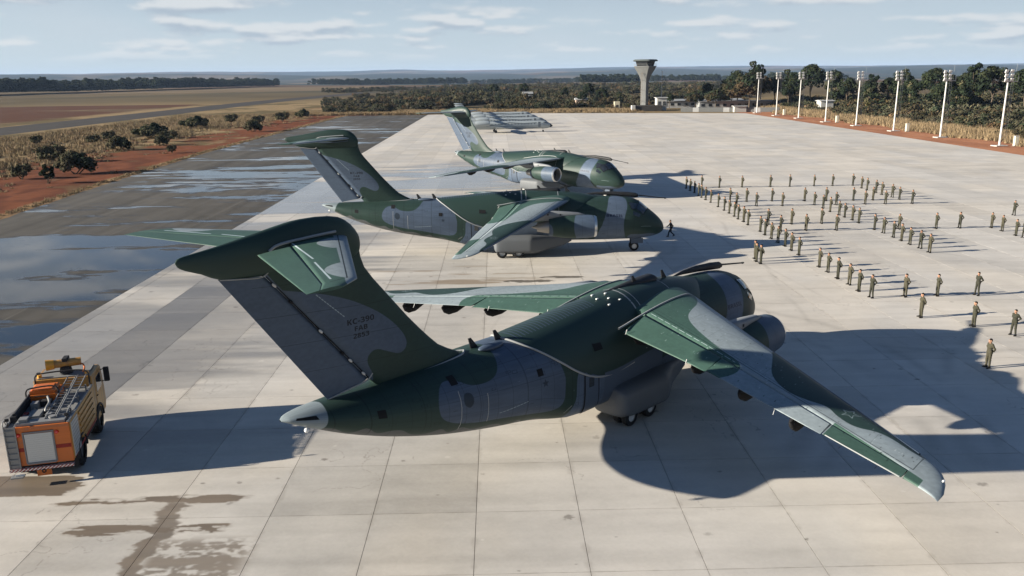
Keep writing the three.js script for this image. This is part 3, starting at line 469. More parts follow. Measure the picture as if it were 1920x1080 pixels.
M_.nacelle = (() => { const W = 512, H = 256, [c, g] = canvas(W, H, css(GREEN)); blob(g, [[-20, -10], [150, -20], [190, 60], [150, 120], [190, 190], [120, 260], [-20, 270]], css(GREY, 1.1)); blob(g, [[330, 60], [420, 30], [540, 60], [540, 200], [440, 220], [360, 160]], css(GREY)); g.strokeStyle = 'rgba(8,10,12,.5)'; for (const x of [120, 250, 400]) { g.beginPath(); g.moveTo(x, 0); g.lineTo(x, H); g.stroke(); } grime(g, W, H, 251, 0.14, true); return new THREE.MeshPhysicalMaterial({ map: canvasTex(c), ...PAINT }); })();

function lathe(profile, n, cx, y, z) {      // profile of (s, radius) turned about an axis along x
  const rings = profile.map(([s, r]) => Array.from({ length: n }, (_, k) => { const a = k / n * 2 * Math.PI; return V(17 - s, y + r * Math.cos(a), z - r * Math.sin(a)); }));
  return loft(rings, { uv: (p, i, k) => [i / (profile.length - 1), k / n] });
}
function wheelParts(parent, name, x, z, r, w) {
  const o = new THREE.Group(); o.name = name; parent.add(o);
  const prof = [[r * 0.55, -w / 2], [r * 0.86, -w / 2], [r * 0.97, -w * 0.36], [r, 0], [r * 0.97, w * 0.36], [r * 0.86, w / 2], [r * 0.55, w / 2]].map(p => new THREE.Vector2(...p));
  const t = new THREE.LatheGeometry(prof, 28); t.rotateX(Math.PI / 2); t.translate(x, r, z); part(o, 'tyre', t, M_.rubber);
  const h = new THREE.LatheGeometry([[0.0, -w * 0.30], [r * 0.2, -w * 0.34], [r * 0.3, -w * 0.2], [r * 0.5, -w * 0.26], [r * 0.56, -w * 0.46], [r * 0.56, w * 0.46], [r * 0.5, w * 0.26], [r * 0.3, w * 0.2], [r * 0.2, w * 0.34], [0, w * 0.30]].map(p => new THREE.Vector2(...p)), 20); h.rotateX(Math.PI / 2); h.translate(x, r, z); part(o, 'rim', h, M_.rim);
  return o;
}
const ringPts = (s0, s1, n) => Array.from({ length: n + 1 }, (_, i) => lerp(s0, s1, i / n));
function buildAircraft(finMat) {
  const a = new THREE.Group();
  // ---- fuselage
  const st = [0, 0.05, 0.12, 0.25, 0.45, 0.7, 1, 1.3, 1.6, 1.85, 2.1, 2.35, 2.6, 2.9, 3.3, 4, 5, 6, 7, ...ringPts(8, 19, 11), ...ringPts(19.3, 29.5, 30), 30, 30.5, 30.9, 31.3, 31.6, 31.9, 32.1, 32.2, 32.3, 32.38], N = 56;
  const fz = part(a, 'fuselage', loft(st.map(s => Array.from({ length: N }, (_, k) => fusPt(s, k / N * 2 * Math.PI))), { uv: (p, i, k) => [st[i] / FW, 1 - k / N] }), M_.fus);
  // flight-deck glazing: panes set in a dark surround, both sides
  const panes = [[[1.62, 0.10], [2.42, 0.06], [2.62, 0.50], [1.86, 0.62]], [[1.92, 0.68], [2.70, 0.55], [2.95, 0.92], [2.30, 1.10]], [[2.78, 0.58], [3.62, 0.62], [3.40, 0.98], [3.03, 0.95]]];
  for (const side of [1, -1]) for (const q of panes) { const cs = q.reduce((s, p) => [s[0] + p[0] / 4, s[1] + p[1] / 4], [0, 0]), big = q.map(p => [cs[0] + (p[0] - cs[0]) * 1.12, cs[1] + (p[1] - cs[1]) * 1.14]); const w = part(fz, 'window', fusPatch(q, 0.03, 6, side), M_.glass); part(w, 'frame', fusPatch(big, 0.016, 6, side), M_.black); }
  { const w = part(fz, 'window', fusPatch([[2.55, 1.18], [3.25, 1.06], [3.30, 1.25], [2.75, 1.34]], 0.02, 5, 1), M_.glass); }
  // ribbed vent panel, lamps and aerials on the back
  const spine = s => { const h = hump(s); return h ? Math.max(h.top, fus(s).yc + fus(s).h) : fus(s).yc + fus(s).h; };
  // rear door each side, with porthole and raised frame
  for (const side of [1, -1]) {
    const aD = y => angAt(18, y), d = part(a, 'door', fusPatch([[17.45, aD(3.52)], [18.35, aD(3.48)], [18.25, aD(1.25)], [17.2, aD(1.2)]], 0.03, 10, side), M_.grey);
    part(d, 'seal', fusPatch([[17.37, aD(3.59)], [18.42, aD(3.56)], [18.32, aD(1.17)], [17.12, aD(1.12)]], 0.018, 10, side), M_.black);
    part(d, 'porthole', fusPatch([[17.72, aD(3.0)], [18.08, aD(3.0)], [18.08, aD(2.55)], [17.72, aD(2.55)]], 0.04, 4, side), M_.glass);
    const f = part(a, 'crew_door', fusPatch([[4.6, angAt(5, 3.4)], [5.5, angAt(5, 3.4)], [5.5, angAt(5, 1.6)], [4.6, angAt(5, 1.6)]], 0.010, 6, -side), M_.grey); if (side > 0) f.removeFromParent(); else f.removeFromParent();
    for (const [s, y] of [[25.4, 4.75], [28.8, 4.35], [21.0, 4.05]]) part(fz, 'vent', fusPatch([[s, angAt(s, y + 0.16)], [s + 0.34, angAt(s, y + 0.16)], [s + 0.34, angAt(s, y - 0.14)], [s, angAt(s, y - 0.14)]], 0.012, 3, side), M_.black);
    for (const [s, y0, y1] of [[25.55, 4.4, 2.75], [24.2, 4.0, 2.75]]) part(fz, 'seam_strip', fusPatch([[s, angAt(s, y0)], [s + 0.03, angAt(s, y0)], [s + 0.03, angAt(s, y1)], [s, angAt(s, y1)]], 0.012, 5, side), M_.seal);
  }
  // cargo ramp seam under the tail
  for (const side of [1, -1]) part(fz, 'ramp_seam', loft([[19.2, 2.0], [19.6, 1.75], [20.2, 1.5], [20.8, 1.38]].map(([s, y]) => { const p = fusPt(s, angAt(s, y), 0.012), q = fusPt(s, angAt(s, y) + 0.02, 0.012); p.z *= side; q.z *= side; return [p, q]; }), { closeU: false }), M_.seal);
  // ---- wing fairing: a saddle over the back
  const HUMP = [[6.4, 5.26, 0.05], [7.2, 5.42, 0.45], [8.2, 5.60, 0.9], [9.2, 5.74, 1.25], [10.5, 5.84, 1.45], [12.5, 5.90, 1.62], [14.5, 5.86, 1.72], [16.2, 5.76, 1.78], [17.6, 5.65, 1.66], [18.8, 5.54, 1.42], [19.8, 5.45, 1.12], [20.6, 5.38, 0.80], [21.2, 5.32, 0.48], [21.6, 5.27, 0.12]];
  function hump(s) { return s < 6.4 || s > 21.6 ? null : { top: table(HUMP, s, 1), am: table(HUMP, s, 2) }; }
  const humpPt = (s, t) => { const h = hump(s), f = fus(s), am = h.am, ang = t * am, e = 1 - Math.abs(t) ** 3, rise = h.top - (f.yc + f.h); const c = Math.cos(ang), n = Math.sin(ang); return V(17 - s, f.yc + (f.h + rise * Math.max(e, 0)) * c + 0.028 * c, f.w * n * (1 + 0.045 * e) + 0.028 * n); };
  const hs = [6.4, 6.6, 6.9, 7.2, 7.7, ...ringPts(8.2, 18.8, 16), 19.3, 19.8, 20.2, 20.6, 20.9, 21.2, 21.45, 21.6];
  const fair = part(a, 'wing_fairing', loft(hs.map(s => Array.from({ length: 33 }, (_, k) => humpPt(s, k / 16 - 1))), { closeU: false, uv: (p, i, k) => [hs[i] / FW, 1 - k / 32] }), M_.greenPaint);
  { const l = [], r = []; for (const s of [14.6, 15.4, 16.2, 17.6, 18.8, 19.8, 20.6, 21.2, 21.5]) { const p = humpPt(s, 1), q = p.clone(); q.z *= -1; r.push(p); l.unshift(q); } part(fair, 'edge_strip', tube([...r, humpPt(21.6, 0), ...l].map(p => p.clone().add(V(0, 0.012, 0))), 0.05, 90, 6), M_.seal); }
  for (let i = 0; i < 24; i++) { const s = 15.9 + i * 0.225, y = humpPt(s, 0.0).y; part(fair, 'rib', loft([0, 1].map(e => [-0.62, -0.3, 0, 0.3, 0.62].map(z => { const h = humpPt(s + e * 0.06, z / 2.1 / hump(s).am * 1.02); h.y += 0.018; h.z = z; return h; })), { closeU: false }), M_.grey); }
  for (const [s, z] of [[15.3, 0.3], [15.0, -0.25], [14.7, 0.55], [14.4, 0.1], [15.1, 0.9], [14.2, 0.85]]) part(fair, 'marker_lamp', at(bevelBox(0.13, 0.05, 0.08, 0.012), 17 - s, humpPt(s, z / 2.1 / hump(s).am).y + 0.03, z), M_.lamp);
  part(fair, 'scoop', fusPatch([[17.0, 0.95], [17.6, 0.93], [17.6, 1.12], [17.0, 1.13]], 0.16, 4, 1), M_.black);
  for (const [s0, s1] of [[13.6, 13.7], [13.2, 13.26], [10.2, 10.26]]) part(fair, 'seam_strip', loft([s0, s1].map(s => Array.from({ length: 21 }, (_, k) => { const p = humpPt(s, (k / 10 - 1) * 0.9); p.y += 0.008; return p; })), { closeU: false }), M_.seal);
  for (const [s, y] of [[21.9, fus(21.9).yc + fus(21.9).h], [23.35, fus(23.35).yc + fus(23.35).h], [9.4, hump(9.4).top], [12.0, hump(12).top]]) { const sh = new THREE.Shape(); sh.moveTo(0, -0.05); sh.lineTo(0.42, -0.05); sh.lineTo(0.0, 0.46); sh.lineTo(-0.14, 0.46); sh.closePath(); const g = new THREE.ExtrudeGeometry(sh, { depth: 0.03, bevelEnabled: true, bevelSize: 0.012, bevelThickness: 0.012, bevelSegments: 1 }); part(a, 'blade_aerial', at(g, 17 - s, y, -0.015), M_.dark); }
  // teardrop housing ahead of the fin
  { const g = new THREE.SphereGeometry(1, 20, 10); g.scale(0.72, 0.14, 0.26); part(a, 'teardrop_housing', at(g, 17 - 22.6, 5.27, 0.45), M_.grey); }
  // ---- refuelling probe above the flight deck
  { const rs = [[7.6, 0.02, 5.44], [6.6, 0.10, 5.50], [5.2, 0.17, 5.48], [3.6, 0.20, 5.36], [2.7, 0.19, 5.27], [2.45, 0.12, 5.22]]; const fb = part(a, 'refuelling_probe', loft(rs.map(([s, r, y]) => Array.from({ length: 14 }, (_, k) => { const q = k / 14 * 2 * Math.PI; return V(17 - s, y + Math.cos(q) * r * 1.15 - 0.03, -0.55 + Math.sin(q) * r); })), { capA: true, capB: true }), M_.dark);
    part(fb, 'boom', merge([bar(V(14.6, 5.22, -0.55), V(17.1, 4.91, -0.53), 0.055, 10, 0.042), bar(V(17.08, 4.91, -0.53), V(17.25, 4.89, -0.53), 0.07, 10, 0.05)]), M_.dark); }
  // low dark fairing on the wing saddle
  { const rs = [[14.4, 0.02, 5.86], [12.8, 0.13, 5.90], [11.2, 0.24, 5.90], [10.3, 0.28, 5.88], [9.95, 0.16, 5.84]]; part(fair, 'dorsal_housing', loft(rs.map(([s, r, y]) => Array.from({ length: 16 }, (_, k) => { const q = k / 16 * 2 * Math.PI; return V(17 - s, y + Math.cos(q) * r * 0.95, -0.15 + Math.sin(q) * r * 1.5); })), { capA: true, capB: true }), M_.dark); }
  // ---- wings
  for (const side of [1, -1]) {
    const w = part(a, 'wing', merge([wingPiece(0.6, 2.1, 0, 0.7, side, 4), wingPiece(2.1, 16.3, 0, 0.7, side, 26), wingPiece(16.3, 17.54, 0, 1, side, 10)]), M_.wing);
    part(w, 'flap', wingPiece(2.25, 7.3, 0.715, 1, side, 8, 0.10), M_.wing); part(w, 'flap', wingPiece(7.36, 13.1, 0.715, 1, side, 8, 0.05), M_.wing);
    const al = part(w, 'aileron', wingPiece(13.18, 16.26, 0.715, 1, side, 6), M_.wing); part(al, 'tab_strip', bar(V(17 - wingRow(13.3).te + 0.03, wingRow(13.3).y - 0.1, side * 13.3), V(17 - wingRow(16.2).te + 0.03, wingRow(16.2).y - 0.09, side * 16.2), 0.025), M_.seal);
    // bright slat edge and root plate
    const le = []; for (let z = 2.15; z <= 16.3; z += 0.5) { const r = wingRow(z); le.push(V(17 - r.le + 0.004, r.y, side * z)); } part(w, 'leading_edge', tube(le, 0.055, 40, 8), M_.grey);
    { const r = wingRow(2.12), rr = Array.from({ length: 12 }, (_, i) => { const c = i / 11 * 1.03, ch = r.te - r.le; return V(17 - (r.le + ch * c), r.y - 0.24 * c + foil(Math.min(c, 1), r.t) * ch + 0.015, side * (2.16 - 0.02 * i / 11)); }); part(w, 'root_strip', tube(rr, 0.045, 30, 6), M_.seal); }
    for (const z of [3.0, 6.5, 9.2, 11.8]) { const r = wingRow(z), ch = r.te - r.le; const rs = [[0.36, 0.02, -0.05], [0.5, 0.18, -0.2], [0.72, 0.28, -0.36], [0.86, 0.28, -0.38], [0.95, 0.2, -0.32], [1.0, 0.02, -0.24]]; part(w, 'flap_track_fairing', loft(rs.map(([c, q, y]) => Array.from({ length: 12 }, (_, k) => { const t = k / 12 * 2 * Math.PI; return V(17 - (r.le + ch * c), r.y - 0.24 * c * ch / 6 + y + Math.cos(t) * q * 1.25 - foil(Math.min(c, 1), r.t) * ch * 0.5, side * z + Math.sin(t) * q * 0.75); })), {}), M_.black); }
    for (const z of [14.0, 15.4]) { const r = wingRow(z); part(w, 'static_wick', bar(V(17 - r.te, r.y - 0.12, side * z), V(17 - r.te - 0.24, r.y - 0.16, side * z), 0.008, 5), M_.dark); }
    for (const z of [2.5, 6.2, 11.0]) { const r = wingRow(z); part(w, 'hinge_horn', bar(V(17 - r.te + 0.06, r.y - 0.2, side * z), V(17 - r.te - 0.06, r.y - 0.42, side * z), 0.022, 6, 0.01), M_.rim); }
    part(w, 'navigation_lamp', (() => { const g = new THREE.SphereGeometry(0.06, 10, 8); g.scale(1.6, 0.5, 0.8); return at(g, 17 - 18.35, 3.47, side * 17.32); })(), M_.lamp);
    // ---- engine
    const z = side * 5.3, y = 3.36, e = new THREE.Group(); e.name = 'engine'; a.add(e);
    part(e, 'nacelle', lathe([[7.42, 0.985], [7.9, 1.03], [8.6, 1.06], [9.4, 1.05], [10.2, 0.99], [10.9, 0.88], [11.4, 0.77], [11.42, 0.72], [10.9, 0.70]], 40, 0, y, z), M_.nacelle);
    part(e, 'inlet_lip', lathe([[7.42, 0.985], [7.30, 0.95], [7.2, 0.90], [7.18, 0.865], [7.22, 0.83], [7.32, 0.80], [7.5, 0.785], [8.15, 0.80]], 40, 0, y, z), M_.metal);
    const fan = []; for (let k = 0; k < 22; k++) { const g = new THREE.BoxGeometry(0.02, 0.54, 0.17); g.rotateY(0.7); g.translate(0, 0.5, 0); g.rotateX(k / 22 * 2 * Math.PI); g.translate(17 - 8.1, y, z); fan.push(g); } part(e, 'fan', merge(fan), M_.blade);
    part(e, 'fan_back', lathe([[8.2, 0.82], [8.22, 0.01]], 24, 0, y, z), M_.black); part(e, 'spinner', lathe([[7.7, 0.01], [7.8, 0.11], [8.0, 0.22], [8.12, 0.26]], 20, 0, y, z), M_.dark);
    part(e, 'core_nozzle', lathe([[10.8, 0.62], [11.4, 0.58], [12.0, 0.48], [12.45, 0.40], [12.45, 0.36], [12.0, 0.38]], 28, 0, y, z), M_.steel); part(e, 'exhaust_plug', lathe([[12.0, 0.27], [12.5, 0.2], [12.95, 0.02]], 20, 0, y, z), M_.steel);
    { const rs = [[8.2, 4.34, 4.44, 0.03], [8.8, 4.30, 4.62, 0.14], [10.0, 4.2, 4.72, 0.2], [11.2, 3.95, 4.80, 0.22], [12.6, 3.9, 4.72, 0.2], [13.8, 4.2, 4.68, 0.14], [14.6, 4.45, 4.62, 0.04]]; part(e, 'pylon', loft(rs.map(([s, b, t, q]) => [V(17 - s, t, z - q), V(17 - s, t, z + q), V(17 - s, (t + b) / 2, z + q * 1.05), V(17 - s, b, z + q), V(17 - s, b, z - q), V(17 - s, (t + b) / 2, z - q * 1.05)]), { capA: true, capB: true }), M_.pale); for (const s of [10.4, 11.5, 11.9]) part(e, 'access_port', box(0.13, 0.13, 0.02, 17 - s, 4.48, z + side * 0.225), M_.black); }
    // ---- tailplane
    const stab = (c0, c1, drop = 0, z0 = 0.3) => { const rings = []; for (let i = 0; i <= 12; i++) { const t = i / 12, zz = lerp(z0, 6.2, t), tip = zz > 6.0 ? 1 - (zz - 6.0) * 1.5 : 1; let le = 29.18 + 0.612 * zz, te = 32.86 + 0.28 * zz; le = lerp(te, le, tip); const ch = te - le; rings.push(foilRing((c, o) => V(17 - (le + ch * c), 10.98 + o * ch - drop * (c - c0) * ch, side * zz), c0, c1, 0.095)); } if (side > 0) rings.forEach(r => r.reverse()); return loft(rings, { capA: true, capB: true, uv: p => [Math.abs(p.z) / 6.6, (17 - p.x - 29) / 6] }); };
    const tp = part(a, 'tailplane', stab(0, 0.63), M_.stab); part(tp, 'elevator', stab(0.64, 1, 0, 0.75), M_.stab);
    part(tp, 'root_seal', tube([V(17 - 29.9, 11.27, side * 0.44), V(17 - 31.0, 11.22, side * 0.45), V(17 - 32.2, 11.1, side * 0.42), V(17 - 32.45, 10.95, side * 0.40)], 0.05, 20, 6), M_.seal);
    part(tp, 'root_seal', tube([V(17 - 29.5, 10.78, side * 0.4), V(17 - 31.0, 10.66, side * 0.45), V(17 - 32.3, 10.72, side * 0.42), V(17 - 32.45, 10.95, side * 0.40)], 0.05, 20, 6), M_.grey);
    // ---- sponson with main wheels
    const SP = [[9.0, 1.5, 1.3, 1.6], [9.8, 1.75, 0.9, 1.75], [11.2, 1.95, 0.55, 2.15], [12.4, 2.03, 0.26, 2.80], [12.9, 2.08, 0.30, 2.98], [13.4, 2.08, 0.30, 2.98], [15, 2.05, 0.32, 2.96], [15.8, 2.02, 0.38, 2.93], [16.1, 1.95, 0.48, 2.85], [16.25, 1.85, 0.7, 2.6], [16.3, 1.5, 1.0, 2.3]];
    const sp = part(a, 'sponson', loft([9, 9.3, 9.8, 10.4, 11.2, 12, 12.5, 12.75, 12.9, 13.1, 13.4, 14, 15, 15.5, 15.8, 16, 16.1, 16.18, 16.25, 16.3].map(s => { const t = table(SP, s, 1), b = table(SP, s, 2), o = table(SP, s, 3), yc = (t + b) / 2, h = (t - b) / 2; return Array.from({ length: 28 }, (_, k) => { const q = k / 28 * 2 * Math.PI, c = Math.cos(q), n = Math.sin(q), pw = v => Math.sign(v) * Math.abs(v) ** 0.5; return V(17 - s, yc + h * pw(c), side * (1.3 + (n > 0 ? (o - 1.3) : 0.4) * pw(n))); }); }), { capA: true, capB: true }), M_.light);
    
    for (const s of [14.0, 15.55]) for (const zz of [2.1, 2.62]) wheelParts(a, 'main_wheel', 17 - s, side * zz, 0.50, 0.34);
    part(sp, 'gear_leg', merge([bar(V(17 - 14.1, 0.52, side * 2.42), V(17 - 14.6, 1.5, side * 2.2), 0.09, 8), bar(V(17 - 15.6, 0.52, side * 2.42), V(17 - 15.1, 1.5, side * 2.2), 0.09, 8)]), M_.light);
    // lower flank fairing from the sponson up to the wing root
    part(a, 'flank_panel', fusPatch([[12.2, angAt(12, 4.15)], [16.9, angAt(16.9, 3.6)], [17.0, angAt(17, 1.25)], [12.2, angAt(12, 1.6)]], 0.035, 10, side), M_.grey);
  }
  // ---- fin
  {
    const hinge = y => 28.67 + (y - 5.43) * 0.822, ys = [4.75, 5.1, 5.35, 5.6, 5.9, 6.3, 6.8, 7.4, 8, 8.6, 9.2, 9.7, 10.1, 10.45];
    const ring = (y, s0, s1, t) => { const up = [], lo = [], n = 14; for (let i = 0; i <= n; i++) { const q = (i / n) ** 1.8, s = lerp(s0, s1, q), w = t * Math.min(1, Math.sqrt(q * 3.2)) * (1 - 0.30 * sstep(0.4, 1, q)); up.push(V(17 - s, y, w)); lo.push(V(17 - s, y, -w)); } return [...up, ...lo.reverse().slice(0, -1)]; };
    const fin = part(a, 'fin', loft(ys.map(y => ring(y, table(FIN, y, 1), hinge(y) - 0.03, lerp(0.30, 0.20, (y - 4.7) / 5.7))), { capB: true, uv: finUV }), finMat);
    const rings = Array.from({ length: 11 }, (_, i) => { const t = i / 10, hx = lerp(28.70, 32.50, t), hy = lerp(5.43, 10.05, t), tx = lerp(30.45, 34.08, t), ty = lerp(5.07, 10.22, t), w = lerp(0.19, 0.13, t), up = [], lo = []; for (let k = 0; k <= 8; k++) { const q = k / 8, ww = w * (1 - q * 0.93) * Math.min(1, 0.5 + q * 6); up.push(V(17 - lerp(hx, tx, q), lerp(hy, ty, q), ww)); lo.push(V(17 - lerp(hx, tx, q), lerp(hy, ty, q), -ww)); } return [...up, ...lo.reverse()]; });
    const rud = part(fin, 'rudder', loft(rings, { capA: true, capB: true, uv: finUV }), finMat);
    { const gp = [1, -1].map(side => bar(V(17 - 28.70, 5.44, side * 0.185), V(17 - 32.49, 10.06, side * 0.125), 0.022, 6, 0.018)); part(fin, 'hinge_gap', merge(gp), M_.black); }
    for (const t of [0.06, 0.2, 0.28, 0.5, 0.78, 0.93]) for (const side of [1, -1]) part(rud, 'hinge_bracket', (() => { const g = new THREE.SphereGeometry(1, 10, 8); g.scale(0.11, 0.05, 0.05); g.rotateZ(-0.85); return at(g, 17 - lerp(28.72, 32.5, t), lerp(5.43, 10.05, t), side * lerp(0.2, 0.14, t)); })(), t === 0.28 || t === 0.78 ? M_.black : M_.rim);
    part(rud, 'edge_strip', merge([1, -1].map(side => tube([V(17 - 28.55, 5.62, side * 0.21), V(17 - 28.75, 5.42, side * 0.2), V(17 - 29.6, 5.24, side * 0.13), V(17 - 30.42, 5.06, side * 0.03)], 0.03, 14, 5))), M_.seal);
    part(fin, 'root_seal', merge([1, -1].map(side => tube([V(17 - 23.75, 5.27, 0), V(17 - 24.0, 5.24, side * 0.22), V(17 - 25, 5.17, side * 0.34), V(17 - 27, 5.07, side * 0.36), V(17 - 28.4, 5.0, side * 0.34)], 0.045, 30, 6))), M_.seal);
    part(fin, 'cap_strip', merge([1, -1].map(side => tube([V(17 - 32.4, 10.25, side * 0.2), V(17 - 32.6, 10.1, side * 0.17), V(17 - 33.4, 10.15, side * 0.13), V(17 - 34.05, 10.22, side * 0.04)], 0.025, 12, 5))), M_.seal);
    const cs = [28.66, 28.69, 28.74, 28.85, 29.03, 29.25, 29.5, 29.9, ...ringPts(30.4, 34, 12), 34.3, 34.6, 34.85, 35.1, 35.22, 35.32, 35.38];
    part(fin, 'tail_bullet', loft(cs.map(s => { const t = table(CAP, s, 1), b = table(CAP, s, 2), w = table(CAP, s, 3); return Array.from({ length: 28 }, (_, k) => { const q = k / 28 * 2 * Math.PI; return V(17 - s, (t + b) / 2 + (t - b) / 2 * Math.cos(q), w * Math.sin(q)); }); }), { capA: true, capB: true, uv: p => [0.03, 0.5] }), M_.greenPaint);
  }
  // tail cone details
  part(fz, 'tail_light', (() => { const g = new THREE.SphereGeometry(0.09, 12, 8); return at(g, 17 - 31.62, 4.36, 0.42); })(), M_.white);
  part(fz, 'exhaust_slot', fusPatch([[31.3, 0.95], [31.95, 1.0], [32.0, 1.35], [31.25, 1.3]], 0.012, 4, 1), M_.black);
  // ---- nose gear
  const ng = new THREE.Group(); ng.name = 'nose_gear'; a.add(ng);
  part(ng, 'strut', merge([bar(V(14.16, 0.44, 0), V(14.3, 1.6, 0), 0.09, 10), bar(V(14.2, 0.75, 0), V(15.1, 1.45, 0), 0.05, 8), bar(V(14.16, 0.44, -0.3), V(14.16, 0.44, 0.3), 0.07, 8)]), M_.light);
  for (const z of [-0.27, 0.27]) wheelParts(a, 'nose_wheel', 14.16, z, 0.44, 0.28);
  for (const z of [-0.42, 0.42]) part(ng, 'gear_door', box(1.15, 0.5, 0.03, 14.4, 1.0, z), M_.grey);
  return a;
}
// sponson and wheels side z sign is handled above; the three aircraft stand fanned out, tails to the left
const fleet = [
  ['2853', 3.36, 37.27, 44.0, 'nearest green and grey camouflaged transport aircraft, seen from behind its tail'],
  ['2855', -1.08, 76.67, 0.56, 'middle camouflaged transport aircraft in side view with its nose to the right'],
  ['2856', 4.66, 120.77, -43.1, 'farthest camouflaged transport aircraft, sunlit, with its nose turned toward the camera']];
for (const [serial, x, d, h, label] of fleet) {
  const g = buildAircraft(finPaint(serial)); g.name = numbered('transport_aircraft'); scene.add(g); tag(g, label, 'aircraft', 'camouflaged transport aircraft on the apron');
  g.position.copy(P(x, d, 0)); g.rotation.y = h * DEG;
}
// ---------------------------------------------------------------- people
// a signed-distance body meshed with surface nets; capsules taper from joint to joint
const cap = (a, b, ra, rb) => ({ a, b, ra, rb });
function sdf(bones, k) {
  const L = bones.map(({ a, b, ra, rb }) => ({ a, d: [b[0] - a[0], b[1] - a[1], b[2] - a[2]], l: (b[0] - a[0]) ** 2 + (b[1] - a[1]) ** 2 + (b[2] - a[2]) ** 2 || 1e-9, ra, rb }));
  return (x, y, z) => { let v = 9; for (const q of L) { const px = x - q.a[0], py = y - q.a[1], pz = z - q.a[2]; const t = clamp((px * q.d[0] + py * q.d[1] + pz * q.d[2]) / q.l); const e = Math.hypot(px - q.d[0] * t, py - q.d[1] * t, pz - q.d[2] * t) - (q.ra + (q.rb - q.ra) * t); if (e > v + k) continue; const h = clamp(0.5 + 0.5 * (v - e) / k); v = v + (e - v) * h - k * h * (1 - h); } return v; };
}
function nets(f, lo, hi, cell) {
  const n = [0, 1, 2].map(i => Math.ceil((hi[i] - lo[i]) / cell) + 1), [nx, ny, nz] = n, g = new Float32Array(nx * ny * nz), id = new Int32Array(nx * ny * nz).fill(-1), pos = [], idx = [];
  const I = (x, y, z) => x + nx * (y + ny * z);
  for (let z = 0; z < nz; z++) for (let y = 0; y < ny; y++) for (let x = 0; x < nx; x++) g[I(x, y, z)] = f(lo[0] + x * cell, lo[1] + y * cell, lo[2] + z * cell);
  for (let z = 0; z < nz - 1; z++) for (let y = 0; y < ny - 1; y++) for (let x = 0; x < nx - 1; x++) {
    let s = [0, 0, 0], c = 0; const v = (i, j, k) => g[I(x + i, y + j, z + k)];
    const edge = (a, b) => { const p = v(...a), q = v(...b); if (p < 0 !== q < 0) { const t = p / (p - q); for (let i = 0; i < 3; i++) s[i] += a[i] + (b[i] - a[i]) * t; c++; } };
    for (const i of [0, 1]) for (const j of [0, 1]) { edge([0, i, j], [1, i, j]); edge([i, 0, j], [i, 1, j]); edge([i, j, 0], [i, j, 1]); }
    if (c) { id[I(x, y, z)] = pos.length / 3; pos.push(lo[0] + (x + s[0] / c) * cell, lo[1] + (y + s[1] / c) * cell, lo[2] + (z + s[2] / c) * cell); }
  }
  const quad = (a, b, c, d, flip) => flip ? idx.push(a, c, b, a, d, c) : idx.push(a, b, c, a, c, d);
  for (let z = 1; z < nz - 1; z++) for (let y = 1; y < ny - 1; y++) for (let x = 1; x < nx - 1; x++) {
    const p = g[I(x, y, z)] < 0;
    if (p !== g[I(x + 1, y, z)] < 0) quad(id[I(x, y - 1, z - 1)], id[I(x, y, z - 1)], id[I(x, y, z)], id[I(x, y - 1, z)], !p);
    if (p !== g[I(x, y + 1, z)] < 0) quad(id[I(x - 1, y, z - 1)], id[I(x - 1, y, z)], id[I(x, y, z)], id[I(x, y, z - 1)], !p);
    if (p !== g[I(x, y, z + 1)] < 0) quad(id[I(x - 1, y - 1, z)], id[I(x, y - 1, z)], id[I(x, y, z)], id[I(x - 1, y, z)], !p);
  }
  const q = new THREE.BufferGeometry(); q.setAttribute('position', new THREE.Float32BufferAttribute(pos, 3)); q.setIndex(idx); q.computeVertexNormals(); return q;
}
function tint(g, fn) { const p = g.attributes.position, c = new Float32Array(p.count * 3); for (let i = 0; i < p.count; i++) c.set(fn(p.getX(i), p.getY(i), p.getZ(i)), i * 3); g.setAttribute('color', new THREE.BufferAttribute(c, 3)); g.deleteAttribute('uv'); return g; }
const SKIN = [0.36, 0.205, 0.135], SUIT = [0.044, 0.043, 0.030], SUIT2 = [0.034, 0.034, 0.025], BOOT = [0.014, 0.013, 0.012];
function hand(w, dir, palmN, side) {        // palm and five bent fingers; w wrist, dir along the hand, palmN out of the palm
  const W = V(...w), D = V(...dir).normalize(), Np = V(...palmN).normalize(), S = D.clone().cross(Np).normalize(), out = [], q = (a, b, c) => { const p = W.clone().addScaledVector(D, a).addScaledVector(S, b).addScaledVector(Np, c); return [p.x, p.y, p.z]; };
  for (const b of [-0.026, -0.009, 0.009, 0.026]) out.push(cap(q(0.0, b * 0.6, 0), q(0.085, b, 0), 0.016, 0.0135));
  [[-0.029, 0.060], [-0.010, 0.074], [0.010, 0.078], [0.029, 0.068]].forEach(([b, l]) => { out.push(cap(q(0.085, b, 0), q(0.085 + l * 0.42, b * 1.05, 0.012), 0.010, 0.0092), cap(q(0.085 + l * 0.42, b * 1.05, 0.012), q(0.085 + l * 0.7, b * 1.05, 0.034), 0.0092, 0.0085), cap(q(0.085 + l * 0.7, b * 1.05, 0.034), q(0.085 + l * 0.72, b * 1.04, 0.056), 0.0085, 0.0075)); });
  out.push(cap(q(0.022, side * 0.026, 0.004), q(0.055, side * 0.054, 0.016), 0.0135, 0.0108), cap(q(0.055, side * 0.054, 0.016), q(0.088, side * 0.060, 0.030), 0.0108, 0.0088));
  return out;
}
